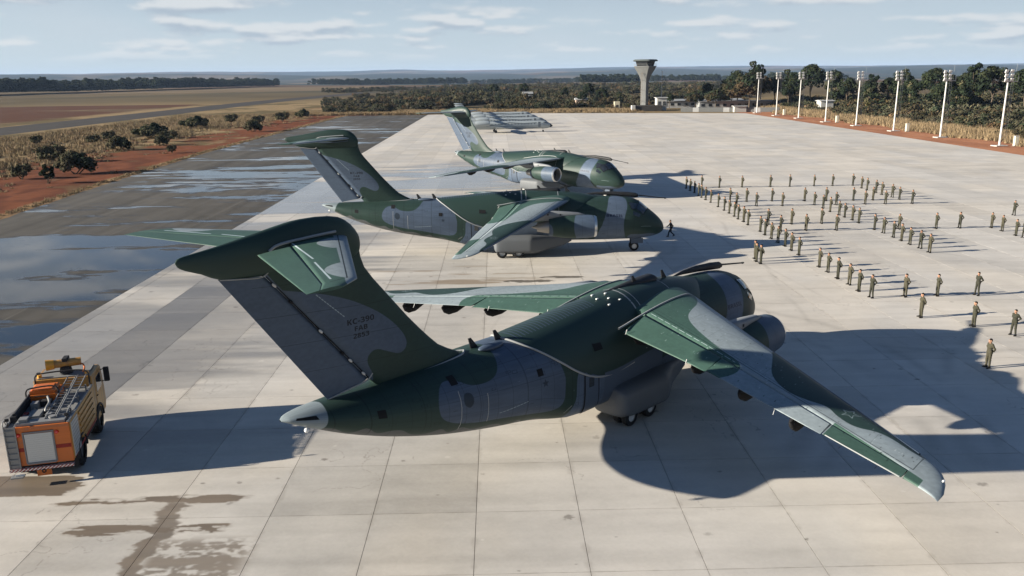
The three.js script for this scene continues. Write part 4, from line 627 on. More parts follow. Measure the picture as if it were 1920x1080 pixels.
function makeFigure(pose, colours) {
  const { suit, trousers, boot, skin } = colours, B = [], J = pose;
  // trunk
  B.push(cap([J.hip[0], J.hip[1] + 0.06, -0.075], [J.hip[0], J.hip[1] + 0.06, 0.075], 0.118, 0.118), cap([J.waist[0], J.waist[1], -0.055], [J.waist[0], J.waist[1], 0.055], 0.112, 0.112), cap([J.chest[0], J.chest[1], -0.085], [J.chest[0], J.chest[1], 0.085], 0.128, 0.128), cap([J.hip[0], J.hip[1] + 0.06, 0], J.chest, 0.11, 0.12), cap([J.sh[0], J.sh[1], -0.13], [J.sh[0], J.sh[1], 0.13], 0.078, 0.078), cap([J.sh[0], J.sh[1], 0], J.neck, 0.085, 0.058));
  for (const s of [0, 1]) { const z = s ? 1 : -1, L = J.leg[s], A = J.arm[s];
    B.push(cap([J.hip[0], J.hip[1], 0.088 * z], L.knee, 0.100, 0.068), cap(L.knee, L.ankle, 0.070, 0.056), cap([L.ankle[0] - 0.03, L.ankle[1] - 0.04, L.ankle[2]], L.toe, 0.052, 0.040), cap(L.ankle, [L.ankle[0] - 0.03, L.ankle[1] - 0.03, L.ankle[2]], 0.052, 0.05));
    B.push(cap([J.sh[0], J.sh[1] - 0.01, 0.175 * z], A.elbow, 0.070, 0.055), cap(A.elbow, A.wrist, 0.056, 0.042)); }
  const all = B.flatMap(b => [b.a, b.b]), lo = [0, 1, 2].map(i => Math.min(...all.map(p => p[i])) - 0.16), hi = [0, 1, 2].map(i => Math.max(...all.map(p => p[i])) + 0.16); lo[1] = -0.03; hi[1] = J.neck[1] + 0.05;
  const body = sdf(B, 0.035), folds = (x, y, z) => body(x, y, z) + 0.006 * Math.sin(y * 46 + x * 22 + Math.sin(z * 31) * 2) * (y < 1.4 ? 1 : 0);
  const g1 = tint(nets(folds, lo, hi, 0.026), (x, y, z) => y < 0.15 && Math.min(...J.leg.map(l => Math.hypot(x - l.ankle[0], z - l.ankle[2]) + Math.max(0, l.ankle[1] - 0.1))) < 0.3 ? boot : y > J.neck[1] - 0.005 ? skin : y < J.hip[1] + 0.1 ? trousers : suit);
  // head
  const H = J.head, ell = (x, y, z, cx, cy, cz, rx, ry, rz) => { const k0 = Math.hypot((x - cx) / rx, (y - cy) / ry, (z - cz) / rz); return (k0 - 1) * Math.min(rx, ry, rz); };
  const lump = sdf([cap([H[0] + 0.072, H[1] - 0.070, 0], [H[0] + 0.072, H[1] - 0.078, 0], 0.036, 0.034), cap([H[0] + 0.092, H[1] + 0.012, 0], [H[0] + 0.112, H[1] - 0.022, 0], 0.010, 0.015), cap([H[0] + 0.086, H[1] + 0.034, -0.035], [H[0] + 0.086, H[1] + 0.034, 0.035], 0.014, 0.014), cap([H[0] - 0.005, H[1] + 0.01, -0.080], [H[0] - 0.012, H[1] - 0.02, -0.084], 0.020, 0.014), cap([H[0] - 0.005, H[1] + 0.01, 0.080], [H[0] - 0.012, H[1] - 0.02, 0.084], 0.020, 0.014), cap([H[0] + 0.082, H[1] - 0.052, -0.018], [H[0] + 0.082, H[1] - 0.052, 0.018], 0.015, 0.015), cap([H[0] - 0.01, H[1] - 0.14, 0], [H[0] - 0.01, H[1] - 0.05, 0], 0.056, 0.056)], 0.02);
  const skull = (x, y, z) => { const a = ell(x, y, z, H[0], H[1] + 0.015, H[2], 0.099, 0.118, 0.079), b = lump(x, y, z), k = 0.03, h = clamp(0.5 + 0.5 * (a - b) / k); return a + (b - a) * h - k * h * (1 - h); };
  const eye = (x, y, z) => Math.min(Math.hypot(x - H[0] - 0.086, (y - H[1] - 0.008) * 1.4, Math.abs(z) - 0.032));
  const g2 = tint(nets(skull, [H[0] - 0.13, H[1] - 0.16, -0.12], [H[0] + 0.15, H[1] + 0.16, 0.12], 0.0105), (x, y, z) => eye(x, y, z) < 0.016 ? [0.05, 0.035, 0.03] : Math.abs(y - H[1] + 0.052) < 0.007 && x > H[0] + 0.08 ? [0.26, 0.11, 0.09] : skin);
  const hands = J.hands.flatMap((h, i) => { const q = hand(h[0], h[1], h[2], h[3]), p = q.flatMap(b => [b.a, b.b]), l = [0, 1, 2].map(k => Math.min(...p.map(v => v[k])) - 0.03), u = [0, 1, 2].map(k => Math.max(...p.map(v => v[k])) + 0.03); return [tint(nets(sdf(q, 0.008), l, u, 0.0075), () => skin)]; });
  const bodyGeo = mergeGeometries([g1, g2, ...hands]);
  const hair = nets((x, y, z) => Math.max(ell(x, y, z, H[0] - 0.006, H[1] + 0.020, 0, 0.108, 0.124, 0.088), -(y - H[1] - 0.045 + (x > H[0] ? 0 : (x - H[0]) * 0.0 + (H[0] - x) * 1.35)), x - H[0] - 0.088), [H[0] - 0.14, H[1] - 0.12, -0.12], [H[0] + 0.14, H[1] + 0.17, 0.12], 0.014); hair.deleteAttribute('uv');
  return { bodyGeo, hair, lo };
}
const skinCloth = new THREE.MeshPhysicalMaterial({ vertexColors: true, roughness: 0.9, specularIntensity: 0.25 }), hairMat = mat([0.012, 0.010, 0.009], 0.7);
const easePose = (k) => ({ hip: [0, 0.93, 0], waist: [0.005, 1.13, 0], chest: [0.02, 1.31 + k * 0.004, 0], sh: [-0.005, 1.44, 0], neck: [0.01, 1.545, 0], head: [0.032, 1.655, 0],
  leg: [{ knee: [0.02, 0.50, -0.125], ankle: [0, 0.09, -0.15 - k * 0.01], toe: [0.175, 0.045, -0.175] }, { knee: [0.02, 0.50, 0.125], ankle: [0, 0.09, 0.15 + k * 0.01], toe: [0.175, 0.045, 0.175] }],
  arm: [{ elbow: [-0.11 - k * 0.01, 1.20, -0.275], wrist: [-0.175, 1.03, -0.10] }, { elbow: [-0.11 - k * 0.01, 1.20, 0.275], wrist: [-0.185, 1.01, 0.10] }],
  hands: [[[-0.178, 1.028, -0.10], [-0.05, -0.22, 0.97], [-0.9, -0.35, -0.1], -1], [[-0.198, 1.008, 0.10], [-0.05, -0.20, -0.97], [-0.9, -0.4, 0.1], 1]] });
const uniform = { suit: SUIT, trousers: SUIT, boot: BOOT, skin: SKIN };
const figures = [makeFigure(easePose(0), uniform), makeFigure(easePose(2), { ...uniform, suit: SUIT2, trousers: SUIT2 }), makeFigure(easePose(-2), { ...uniform, suit: [0.054, 0.050, 0.034], trousers: [0.054, 0.050, 0.034] })];
const stands = {
  far: ['the farthest rank', [[30.5, 120.7], [32.9, 119.8], [36.3, 119.9], [40.5, 119.9], [43.4, 119.9], [47.1, 120.1], [49.9, 120.2], [52.9, 120.1]]],
  farfile: ['the file closing the farthest rank', [[52.9, 117.1], [52.8, 115.1], [52.8, 112.3], [52.8, 110.5], [53.0, 107.9], [53.0, 105.9]]],
  second: ['the second rank from the back', [[30.7, 106.3], [32.8, 106.0], [36.2, 106.1], [40.4, 105.8], [43.2, 105.7], [46.8, 105.7], [49.4, 105.7]]],
  third: ['the third rank from the back', [[30.4, 102.3], [32.9, 102.2], [36.2, 102.1], [40.4, 102.4], [43.1, 102.2], [46.9, 102.4], [49.5, 102.4], [52.9, 102.3]]],
  leftfile: ['the long file nearest the aircraft noses', [[27.9, 119.4], [27.9, 116.9], [28.0, 114.7], [27.9, 111.9], [27.9, 110.2], [27.9, 108.0], [28.0, 105.7], [28.0, 102.0], [28.0, 99.2], [28.0, 97.0], [28.0, 94.8], [27.9, 92.9], [28.0, 91.1], [27.9, 89.1]]],
  midfile: ['the file inside the back block', [[40.5, 99.8], [40.3, 97.1], [40.4, 94.7], [40.4, 93.1], [40.5, 91.2], [40.4, 89.3]]],
  fourth: ['the middle rank of three', [[30.2, 89.3], [32.8, 89.2], [36.2, 89.3]]],
  fifth: ['the long middle rank', [[30.2, 85.2], [33.0, 85.4], [36.2, 85.2], [40.3, 85.2], [43.0, 85.3], [47.0, 85.3], [49.6, 85.4], [53.0, 85.3]]],
  rightfile: ['the file before the long middle rank', [[40.4, 83.3], [40.3, 80.9], [40.3, 79.2], [40.2, 77.3], [40.3, 75.5], [40.2, 73.6]]],
  nearfile: ['the file of seven left of centre', [[28.0, 85.1], [27.9, 83.2], [27.9, 81.2], [27.9, 79.2], [28.0, 77.4], [27.9, 75.4], [27.9, 73.4]]],
  edge: ['the loose group at the right edge', [[60.1, 92.8], [53.0, 83.4], [52.9, 80.9], [53.0, 79.8]]],
  trio: ['the tight trio near the nearest nose', [[23.4, 72.1], [23.2, 71.0], [23.3, 70.1]]],
  frontfile: ['the front file of six', [[27.9, 68.5], [27.9, 66.6], [27.8, 64.3], [27.9, 62.3], [27.8, 60.3], [27.9, 58.4]]],
  frontrow: ['the front rank of three', [[30.5, 58.5], [33.0, 58.6], [36.0, 58.6]]],
  near: ['the four nearest the camera', [[29.0, 53.2], [31.4, 51.0], [32.8, 49.0], [27.8, 43.3]]],
};
const ORD = ['first', 'second', 'third', 'fourth', 'fifth', 'sixth', 'seventh', 'eighth', 'ninth', 'tenth', 'eleventh', 'twelfth', 'thirteenth', 'fourteenth'];
{
  const r = rng(4242); let n = 0;
  for (const [where, spots] of Object.values(stands)) {
    spots.forEach(([x, d], i) => {
      const f = figures[n++ % 3], file = where.includes('file') || where.includes('group') || where.includes('trio') || where.includes('four');
      const g = thing('person', `person in olive suit, ${ORD[i]} from the ${file ? 'back' : 'left'} in ${where}`, 'person', 'people standing at ease in formation');
      part(g, 'body', f.bodyGeo, skinCloth); part(g, 'hair', f.hair, hairMat);
      const s = 0.945 + r() * 0.075; g.scale.set(s * (0.95 + r() * 0.12), s, s * (0.95 + r() * 0.12)); g.position.copy(P(x, d, 0.004)); g.rotation.y = Math.PI + 0.14 + (r() - 0.5) * 0.45;
    });
  }
  // the walker in dark clothes by the middle aircraft's nose
  const walk = { hip: [0, 0.92, 0], waist: [0.02, 1.12, 0], chest: [0.05, 1.30, 0], sh: [0.045, 1.43, 0], neck: [0.07, 1.53, 0], head: [0.10, 1.64, 0],
    leg: [{ knee: [0.22, 0.53, -0.10], ankle: [0.30, 0.10, -0.10], toe: [0.48, 0.075, -0.11] }, { knee: [-0.03, 0.48, 0.10], ankle: [-0.36, 0.17, 0.10], toe: [-0.22, 0.045, 0.11] }],
    arm: [{ elbow: [-0.14, 1.19, -0.26], wrist: [-0.06, 0.95, -0.25] }, { elbow: [0.16, 1.18, 0.26], wrist: [0.36, 1.05, 0.20] }],
    hands: [[[-0.06, 0.95, -0.25], [0.25, -0.95, 0.05], [0.9, 0.2, 0.3], 1], [[0.36, 1.05, 0.20], [0.85, -0.4, -0.1], [-0.2, -0.5, -0.9], 1]] };
  const f = makeFigure(walk, { suit: [0.022, 0.022, 0.026], trousers: [0.018, 0.018, 0.022], boot: BOOT, skin: SKIN }), g = thing('person', 'person in dark clothes walking beside the middle aircraft’s nose', 'person');
  part(g, 'body', f.bodyGeo, skinCloth); part(g, 'hair', f.hair, hairMat); g.position.copy(P(18.0, 83.1, 0.004)); g.rotation.y = Math.PI;
}
// ---------------------------------------------------------------- airport fire truck (x forward from the rear bumper)
{
  const t = thing('fire_truck', 'orange airport fire truck with roof ladder and silver rear shutter', 'fire truck');
  t.position.copy(P(-19.26, 31.62, 0)); t.rotation.y = 103.8 * DEG;
  const wear = (c, k, seed) => { const tex = dataTex(256, 256, (u, v) => { const n = 1 + (fbm(u * 9, v * 9, 4, seed) - 0.5) * k + (fbm(u * 40, v * 5, 3, seed + 4) - 0.5) * k * 0.6; return mix3([c[0] * n, c[1] * n, c[2] * n], [0.13, 0.10, 0.075], sstep(0.56, 0.75, fbm(u * 5, v * 7, 4, seed + 9)) * 0.35); }); return new THREE.MeshStandardMaterial({ map: tex, roughness: 0.42 }); };
  const orange = wear([0.52, 0.125, 0.016], 0.3, 301), yellow = wear([0.42, 0.215, 0.045], 0.45, 303), redP = mat([0.26, 0.022, 0.014], 0.45), silver = mat([0.48, 0.49, 0.48], 0.42, { metalness: 0.25 }), grey = mat([0.20, 0.20, 0.20], 0.6), dk = mat([0.03, 0.03, 0.032], 0.7), alu = mat([0.24, 0.24, 0.235], 0.5, { metalness: 0.3 }), deckM = mat([0.19, 0.19, 0.185], 0.75), amber = mat([0.62, 0.30, 0.03], 0.4);
  const W = 1.23;
  // rear body shell: back, sides, deck
  const B = (name, w, h, d, x, y, z, m, parent = t) => part(parent, name, at(bevelBox(w, h, d, Math.min(0.025, w / 4, h / 4, d / 4)), x, y, z), m);
  const back = B('rear_panel', 0.10, 1.72, 2.44, 0.17, 1.70, 0, orange);
  { const sh = new THREE.Group(); sh.name = 'roller_shutter'; t.add(sh); for (let i = 0; i < 14; i++) part(sh, 'slat', at(bevelBox(0.03, 0.089, 1.06, 0.012), 0.105, 1.00 + i * 0.092, 0.02), silver); part(sh, 'frame', merge([box(0.05, 1.36, 0.05, 0.10, 1.60, -0.545), box(0.05, 1.36, 0.05, 0.10, 1.60, 0.585), box(0.05, 0.06, 1.18, 0.10, 2.30, 0.02), box(0.10, 0.07, 1.08, 0.09, 0.93, 0.02)]), grey); }
  for (const z of [-0.81, 0.90]) B('red_band', 0.012, 0.17, z < 0 ? 0.46 : 0.60, 0.116, 1.56, z, redP, back);
  for (const z of [-0.72, 0.72]) { const g = new THREE.CylinderGeometry(0.075, 0.085, 0.06, 18); g.rotateZ(Math.PI / 2); const l = part(t, 'tail_lamp', at(g, 0.095, 2.22, z), mat([0.5, 0.01, 0.008], 0.25)); const q = new THREE.CylinderGeometry(0.025, 0.025, 0.07, 10); q.rotateZ(Math.PI / 2); part(l, 'lens', at(q, 0.085, 2.22, z), mat([0.8, 0.16, 0.12], 0.2)); }
  for (const s of [1, -1]) {
    const side = B('side_panel', 4.35, 1.66, 0.08, 2.37, 1.73, s * 1.205, yellow);
    const sh = B('locker_shutter', 1.05, 1.5, 0.03, 0.80, 1.72, s * 1.255, silver); for (let i = 0; i < 9; i++) part(sh, 'slat', box(1.0, 0.012, 0.012, 0.80, 1.08 + i * 0.16, s * 1.273), grey);
    for (let i = 0; i < 5; i++) B('rib', 2.5, 0.11, 0.06, 2.85, 1.28 + i * 0.27, s * 1.265, yellow, side);
    B('red_band', 4.2, 0.12, 0.012, 2.4, 0.98, s * 1.252, redP, side);
    B('top_rail', 4.4, 0.07, 0.10, 2.37, 2.60, s * 1.19, alu);
    part(t, 'mudguard', (() => { const g = new THREE.TorusGeometry(0.76, 0.10, 6, 20, Math.PI); g.scale(1, 1, 3.0); return at(g, 1.55, 0.62, s * 1.02); })(), dk);
    part(t, 'mudguard', (() => { const g = new THREE.TorusGeometry(0.76, 0.10, 6, 20, Math.PI); g.scale(1, 1, 3.0); return at(g, 5.10, 0.62, s * 1.02); })(), dk);
    for (const x of [1.55, 5.10]) { const o = new THREE.Group(); o.name = 'wheel'; t.add(o); const r = 0.68, w = 0.46, tp = new THREE.LatheGeometry([[0.36, -w / 2], [0.60, -w / 2], [0.66, -w * 0.4], [r, -w * 0.2], [r, w * 0.2], [0.66, w * 0.4], [0.60, w / 2], [0.36, w / 2]].map(q => new THREE.Vector2(...q)), 32); tp.rotateX(Math.PI / 2); part(o, 'tyre', at(tp, x, r, s * 1.02), M_.rubber); const h = new THREE.LatheGeometry([[0, 0.10], [0.12, 0.13], [0.16, 0.06], [0.30, 0.04], [0.36, 0.18], [0.37, -0.18]].map(q => new THREE.Vector2(...q)), 24); h.rotateX(s > 0 ? Math.PI / 2 : -Math.PI / 2); part(o, 'rim', at(h, x, r, s * 1.02), grey); const tr = []; for (let k = 0; k < 26; k++) { const g = new THREE.BoxGeometry(0.05, 0.03, w * 0.9); g.translate(0, r, 0); g.rotateZ(k / 26 * 2 * Math.PI); g.translate(x, r, s * 1.02); tr.push(g); } part(o, 'tread', merge(tr), M_.rubber); }
    B('sill', 1.9, 0.2, 0.14, 3.3, 0.84, s * 1.15, dk);
  }
  B('chassis', 6.0, 0.28, 0.9, 3.3, 0.74, 0, dk);
  for (const x of [1.55, 5.10]) part(t, 'axle', bar(V(x, 0.62, -0.95), V(x, 0.62, 0.95), 0.12, 10), dk);
  // striped bumper, tow plate, number plate
  { const [c, g] = canvas(512, 64, 'rgb(225,220,210)'); g.fillStyle = 'rgb(150,24,18)'; for (let x = -64; x < 560; x += 32) { g.beginPath(); g.moveTo(x, 64); g.lineTo(x + 16, 64); g.lineTo(x + 48, 0); g.lineTo(x + 32, 0); g.closePath(); g.fill(); } const b = part(t, 'bumper', box(0.14, 0.11, 2.46, 0.07, 0.70, 0), dk); const face = new THREE.PlaneGeometry(2.44, 0.105); face.rotateY(-Math.PI / 2); part(b, 'stripe_plate', at(face, -0.004, 0.70, 0), new THREE.MeshStandardMaterial({ map: canvasTex(c), roughness: 0.5 })); const top = new THREE.PlaneGeometry(2.44, 0.13); top.rotateX(-Math.PI / 2); top.rotateY(Math.PI / 2); part(b, 'stripe_plate', at(top, 0.066, 0.759, 0), b.children[0].material); }
  B('tow_plate', 0.05, 0.26, 0.56, 0.02, 0.50, 0.06, orange); part(t, 'tow_hook', (() => { const g = new THREE.TorusGeometry(0.07, 0.022, 8, 16); g.rotateY(Math.PI / 2); return at(g, -0.02, 0.58, 0.06); })(), dk);
  B('number_plate', 0.015, 0.12, 0.36, -0.012, 0.48, -0.86, mat([0.62, 0.62, 0.6], 0.4)); B('step', 0.32, 0.05, 0.5, 0.0, 0.44, -0.95, alu);
  for (const z of [-0.45, 0.62]) B('mud_flap', 0.03, 0.42, 0.5, 0.9, 0.42, z * 1.5, dk);
  // rear ladder at the left corner
  { const l = new THREE.Group(); l.name = 'rear_ladder'; t.add(l); for (const z of [-1.20, -0.80]) part(l, 'stile', at(bevelBox(0.05, 1.95, 0.05, 0.01), 0.06, 1.70, z), alu); for (let i = 0; i < 7; i++) part(l, 'rung', bar(V(0.05, 0.92 + i * 0.26, -1.2), V(0.05, 0.92 + i * 0.26, -0.8), 0.018, 8), alu); part(l, 'backing', box(0.02, 1.85, 0.40, 0.105, 1.68, -1.0), alu); part(l, 'grab_rail', tube([V(0.06, 2.6, -1.2), V(0.06, 2.82, -1.2), V(0.25, 2.86, -1.2), V(0.42, 2.64, -1.2)], 0.022, 14, 6), alu); }
  // deck with lockers, hatch, hose and ladders
  B('deck', 4.3, 0.05, 2.34, 2.37, 2.52, 0, deckM); B('deck_rear_box', 0.5, 0.16, 1.9, 0.48, 2.60, 0.12, alu); B('deck_locker', 0.8, 0.22, 0.5, 1.15, 2.65, -0.25, deckM); B('deck_locker', 0.36, 0.24, 0.36, 0.55, 2.68, -0.55, alu);
  part(t, 'hatch', (() => { const g = new THREE.CylinderGeometry(0.14, 0.14, 0.08, 20); return at(g, 0.62, 2.72, 0.5); })(), grey);
  part(t, 'hose_coil', merge([0, 1, 2].map(i => { const g = new THREE.TorusGeometry(0.24 - i * 0.05, 0.045, 8, 24); g.rotateX(Math.PI / 2); return at(g, 1.75, 2.58 + i * 0.03, -0.1); })), mat([0.42, 0.35, 0.29], 0.8));
  B('suction_pipe', 2.6, 0.22, 0.26, 2.0, 2.72, -1.0, dk); part(t, 'suction_hose', bar(V(0.8, 2.86, -0.95), V(3.4, 2.9, -0.95), 0.09, 12), dk);
  for (const [z, y] of [[0.42, 2.80], [0.86, 2.84]]) { const l = new THREE.Group(); l.name = 'roof_ladder'; t.add(l); for (const q of [-0.17, 0.17]) part(l, 'stile', bar(V(0.5, y - 0.1, z + q), V(4.6, y + 0.28, z + q), 0.028, 8), alu); for (let i = 0; i < 14; i++) { const x = 0.7 + i * 0.285, yy = y - 0.1 + (x - 0.5) * 0.0927; part(l, 'rung', bar(V(x, yy, z - 0.17), V(x, yy, z + 0.17), 0.016, 6), alu); } }
  for (const x of [1.2, 2.6, 4.0]) part(t, 'ladder_bracket', merge([box(0.06, 0.3, 0.06, x, 2.68, 0.2), box(0.06, 0.3, 0.06, x, 2.68, 1.08), box(0.06, 0.05, 0.94, x, 2.72, 0.64)]), grey);
  for (const [w, h, d, x, y, z, m] of [[0.5, 0.2, 0.4, 1.5, 2.64, 0.1, dk], [0.35, 0.3, 0.3, 2.2, 2.7, -0.55, grey], [0.6, 0.14, 0.3, 2.35, 2.62, 0.1, deckM], [0.3, 0.26, 0.5, 2.5, 2.68, -0.2, dk], [0.25, 0.2, 0.25, 0.95, 2.66, 0.3, alu], [0.7, 0.12, 0.2, 1.2, 2.62, -0.72, redP]]) B('equipment_box', w, h, d, x, y, z, m);
  for (const [x, z, q] of [[1.0, -0.6, 0.16], [2.75, 0.0, 0.2], [0.9, 0.95, 0.14]]) part(t, 'coupling', merge([0, 1].map(i => { const g = new THREE.TorusGeometry(q - i * 0.05, 0.035, 8, 20); g.rotateX(Math.PI / 2 + 0.2); return at(g, x, 2.62 + i * 0.05, z); })), grey);
  part(t, 'hose_run', merge([tube([V(0.7, 2.6, -0.1), V(1.2, 2.62, -0.45), V(1.9, 2.62, -0.5), V(2.4, 2.62, -0.7), V(2.8, 2.7, -0.8)], 0.045, 30, 6), tube([V(1.0, 2.6, 0.2), V(1.6, 2.62, -0.2), V(2.3, 2.62, 0.0), V(2.8, 2.66, 0.15)], 0.04, 30, 6)]), mat([0.30, 0.25, 0.20], 0.85));
  part(t, 'deck_pipe', tube([V(1.3, 2.55, 0.05), V(1.4, 2.8, 0.08), V(1.9, 2.9, 0.1), V(2.5, 2.95, -0.1), V(2.9, 2.7, -0.2)], 0.05, 24, 8), alu);
  // orange foam housing behind the cab with its roll bar, and the roof monitor
  { const g = new THREE.CylinderGeometry(0.46, 0.50, 1.2, 28, 1, false, 0, Math.PI); g.rotateZ(0); g.rotateX(Math.PI / 2); g.rotateZ(Math.PI / 2 - Math.PI); g.rotateZ(-Math.PI / 2 + Math.PI / 2); const f = part(t, 'foam_housing', merge([at(bevelBox(1.15, 0.40, 1.25, 0.08), 3.35, 2.76, -0.42), at(bevelBox(0.95, 0.22, 1.05, 0.08), 3.35, 3.02, -0.42)]), orange); B('lid', 0.7, 0.06, 0.8, 3.3, 3.15, -0.42, orange, f); part(f, 'handle', bar(V(2.76, 2.9, -0.7), V(2.76, 2.9, -0.14), 0.025, 8), dk); }
  part(t, 'roll_bar', merge([tube([V(2.9, 2.5, -1.05), V(2.9, 3.18, -1.02), V(2.95, 3.26, -0.7), V(2.95, 3.26, 0.1), V(2.9, 3.15, 0.22), V(2.9, 2.6, 0.22)], 0.035, 40, 8), tube([V(4.5, 2.5, -1.1), V(4.5, 3.3, -1.06), V(4.55, 3.36, -0.8), V(4.55, 3.36, 0.9), V(4.5, 3.26, 1.12), V(4.5, 2.6, 1.14)], 0.035, 40, 8)]), dk);
  // cab
  const cab = part(t, 'cab', (() => { const s = new THREE.Shape(); [[4.62, 0.72], [6.45, 0.72], [6.65, 1.0], [6.65, 1.75], [6.42, 2.86], [6.25, 2.98], [4.62, 2.98]].forEach((p, i) => i ? s.lineTo(...p) : s.moveTo(...p)); s.closePath(); const g = new THREE.ExtrudeGeometry(s, { depth: 2.34, bevelEnabled: true, bevelSize: 0.04, bevelThickness: 0.06, bevelSegments: 2 }); return at(g, 0, 0, -1.17); })(), yellow);
  for (const s of [1, -1]) { const d = B('door', 1.2, 1.7, 0.02, 5.6, 1.95, s * 1.235, yellow, cab); B('window', 0.95, 0.72, 0.02, 5.65, 2.36, s * 1.25, M_.glass, d); B('door_handle', 0.16, 0.04, 0.04, 5.12, 1.85, s * 1.26, dk, d); const m = part(t, 'mirror', merge([bar(V(6.35, 2.7, s * 1.2), V(6.4, 2.75, s * 1.45), 0.022, 6), bar(V(6.35, 2.1, s * 1.2), V(6.4, 2.15, s * 1.45), 0.022, 6), at(bevelBox(0.12, 0.72, 0.26, 0.04), 6.4, 2.45, s * 1.47)]), dk); }
  part(cab, 'windscreen', (() => { const g = new THREE.PlaneGeometry(2.1, 0.95); g.rotateY(Math.PI / 2); g.rotateZ(0.2); return at(g, 6.60, 2.3, 0); })(), M_.glass);
  part(cab, 'roof_plate', at(bevelBox(1.5, 0.05, 2.1, 0.02), 5.45, 3.045, 0), deckM);
  { const m = new THREE.Group(); m.name = 'roof_monitor'; t.add(m); part(m, 'base', (() => { const g = new THREE.CylinderGeometry(0.22, 0.30, 0.42, 20); return at(g, 5.2, 3.25, 0.05); })(), dk); part(m, 'barrel', (() => { const g = new THREE.CylinderGeometry(0.19, 0.19, 1.15, 22); g.rotateX(Math.PI / 2); g.rotateY(0.18); return at(g, 5.2, 3.58, 0.15); })(), yellow); part(m, 'muzzle', (() => { const g = new THREE.CylinderGeometry(0.22, 0.26, 0.34, 22); g.rotateX(Math.PI / 2); g.rotateY(0.18); return at(g, 5.06, 3.58, -0.55); })(), amber); part(m, 'clamp', at(bevelBox(0.5, 0.16, 0.24, 0.03), 5.2, 3.78, 0.1), dk); part(m, 'control_arm', tube([V(5.2, 3.45, 0.6), V(5.1, 3.5, 0.8), V(4.8, 3.4, 0.95), V(4.5, 3.3, 0.95)], 0.04, 16, 6), orange); }
  for (const s of [1, -1]) { const b = part(t, 'beacon', (() => { const g = new THREE.CylinderGeometry(0.09, 0.10, 0.16, 16); return at(g, 4.85, 3.14, s * 1.0); })(), amber); part(t, 'work_lamp', merge([bar(V(0.35, 2.6, s * 1.12), V(0.35, 2.80, s * 1.12), 0.02, 6), at(bevelBox(0.08, 0.12, 0.16, 0.02), 0.35, 2.86, s * 1.12)]), dk); }
}
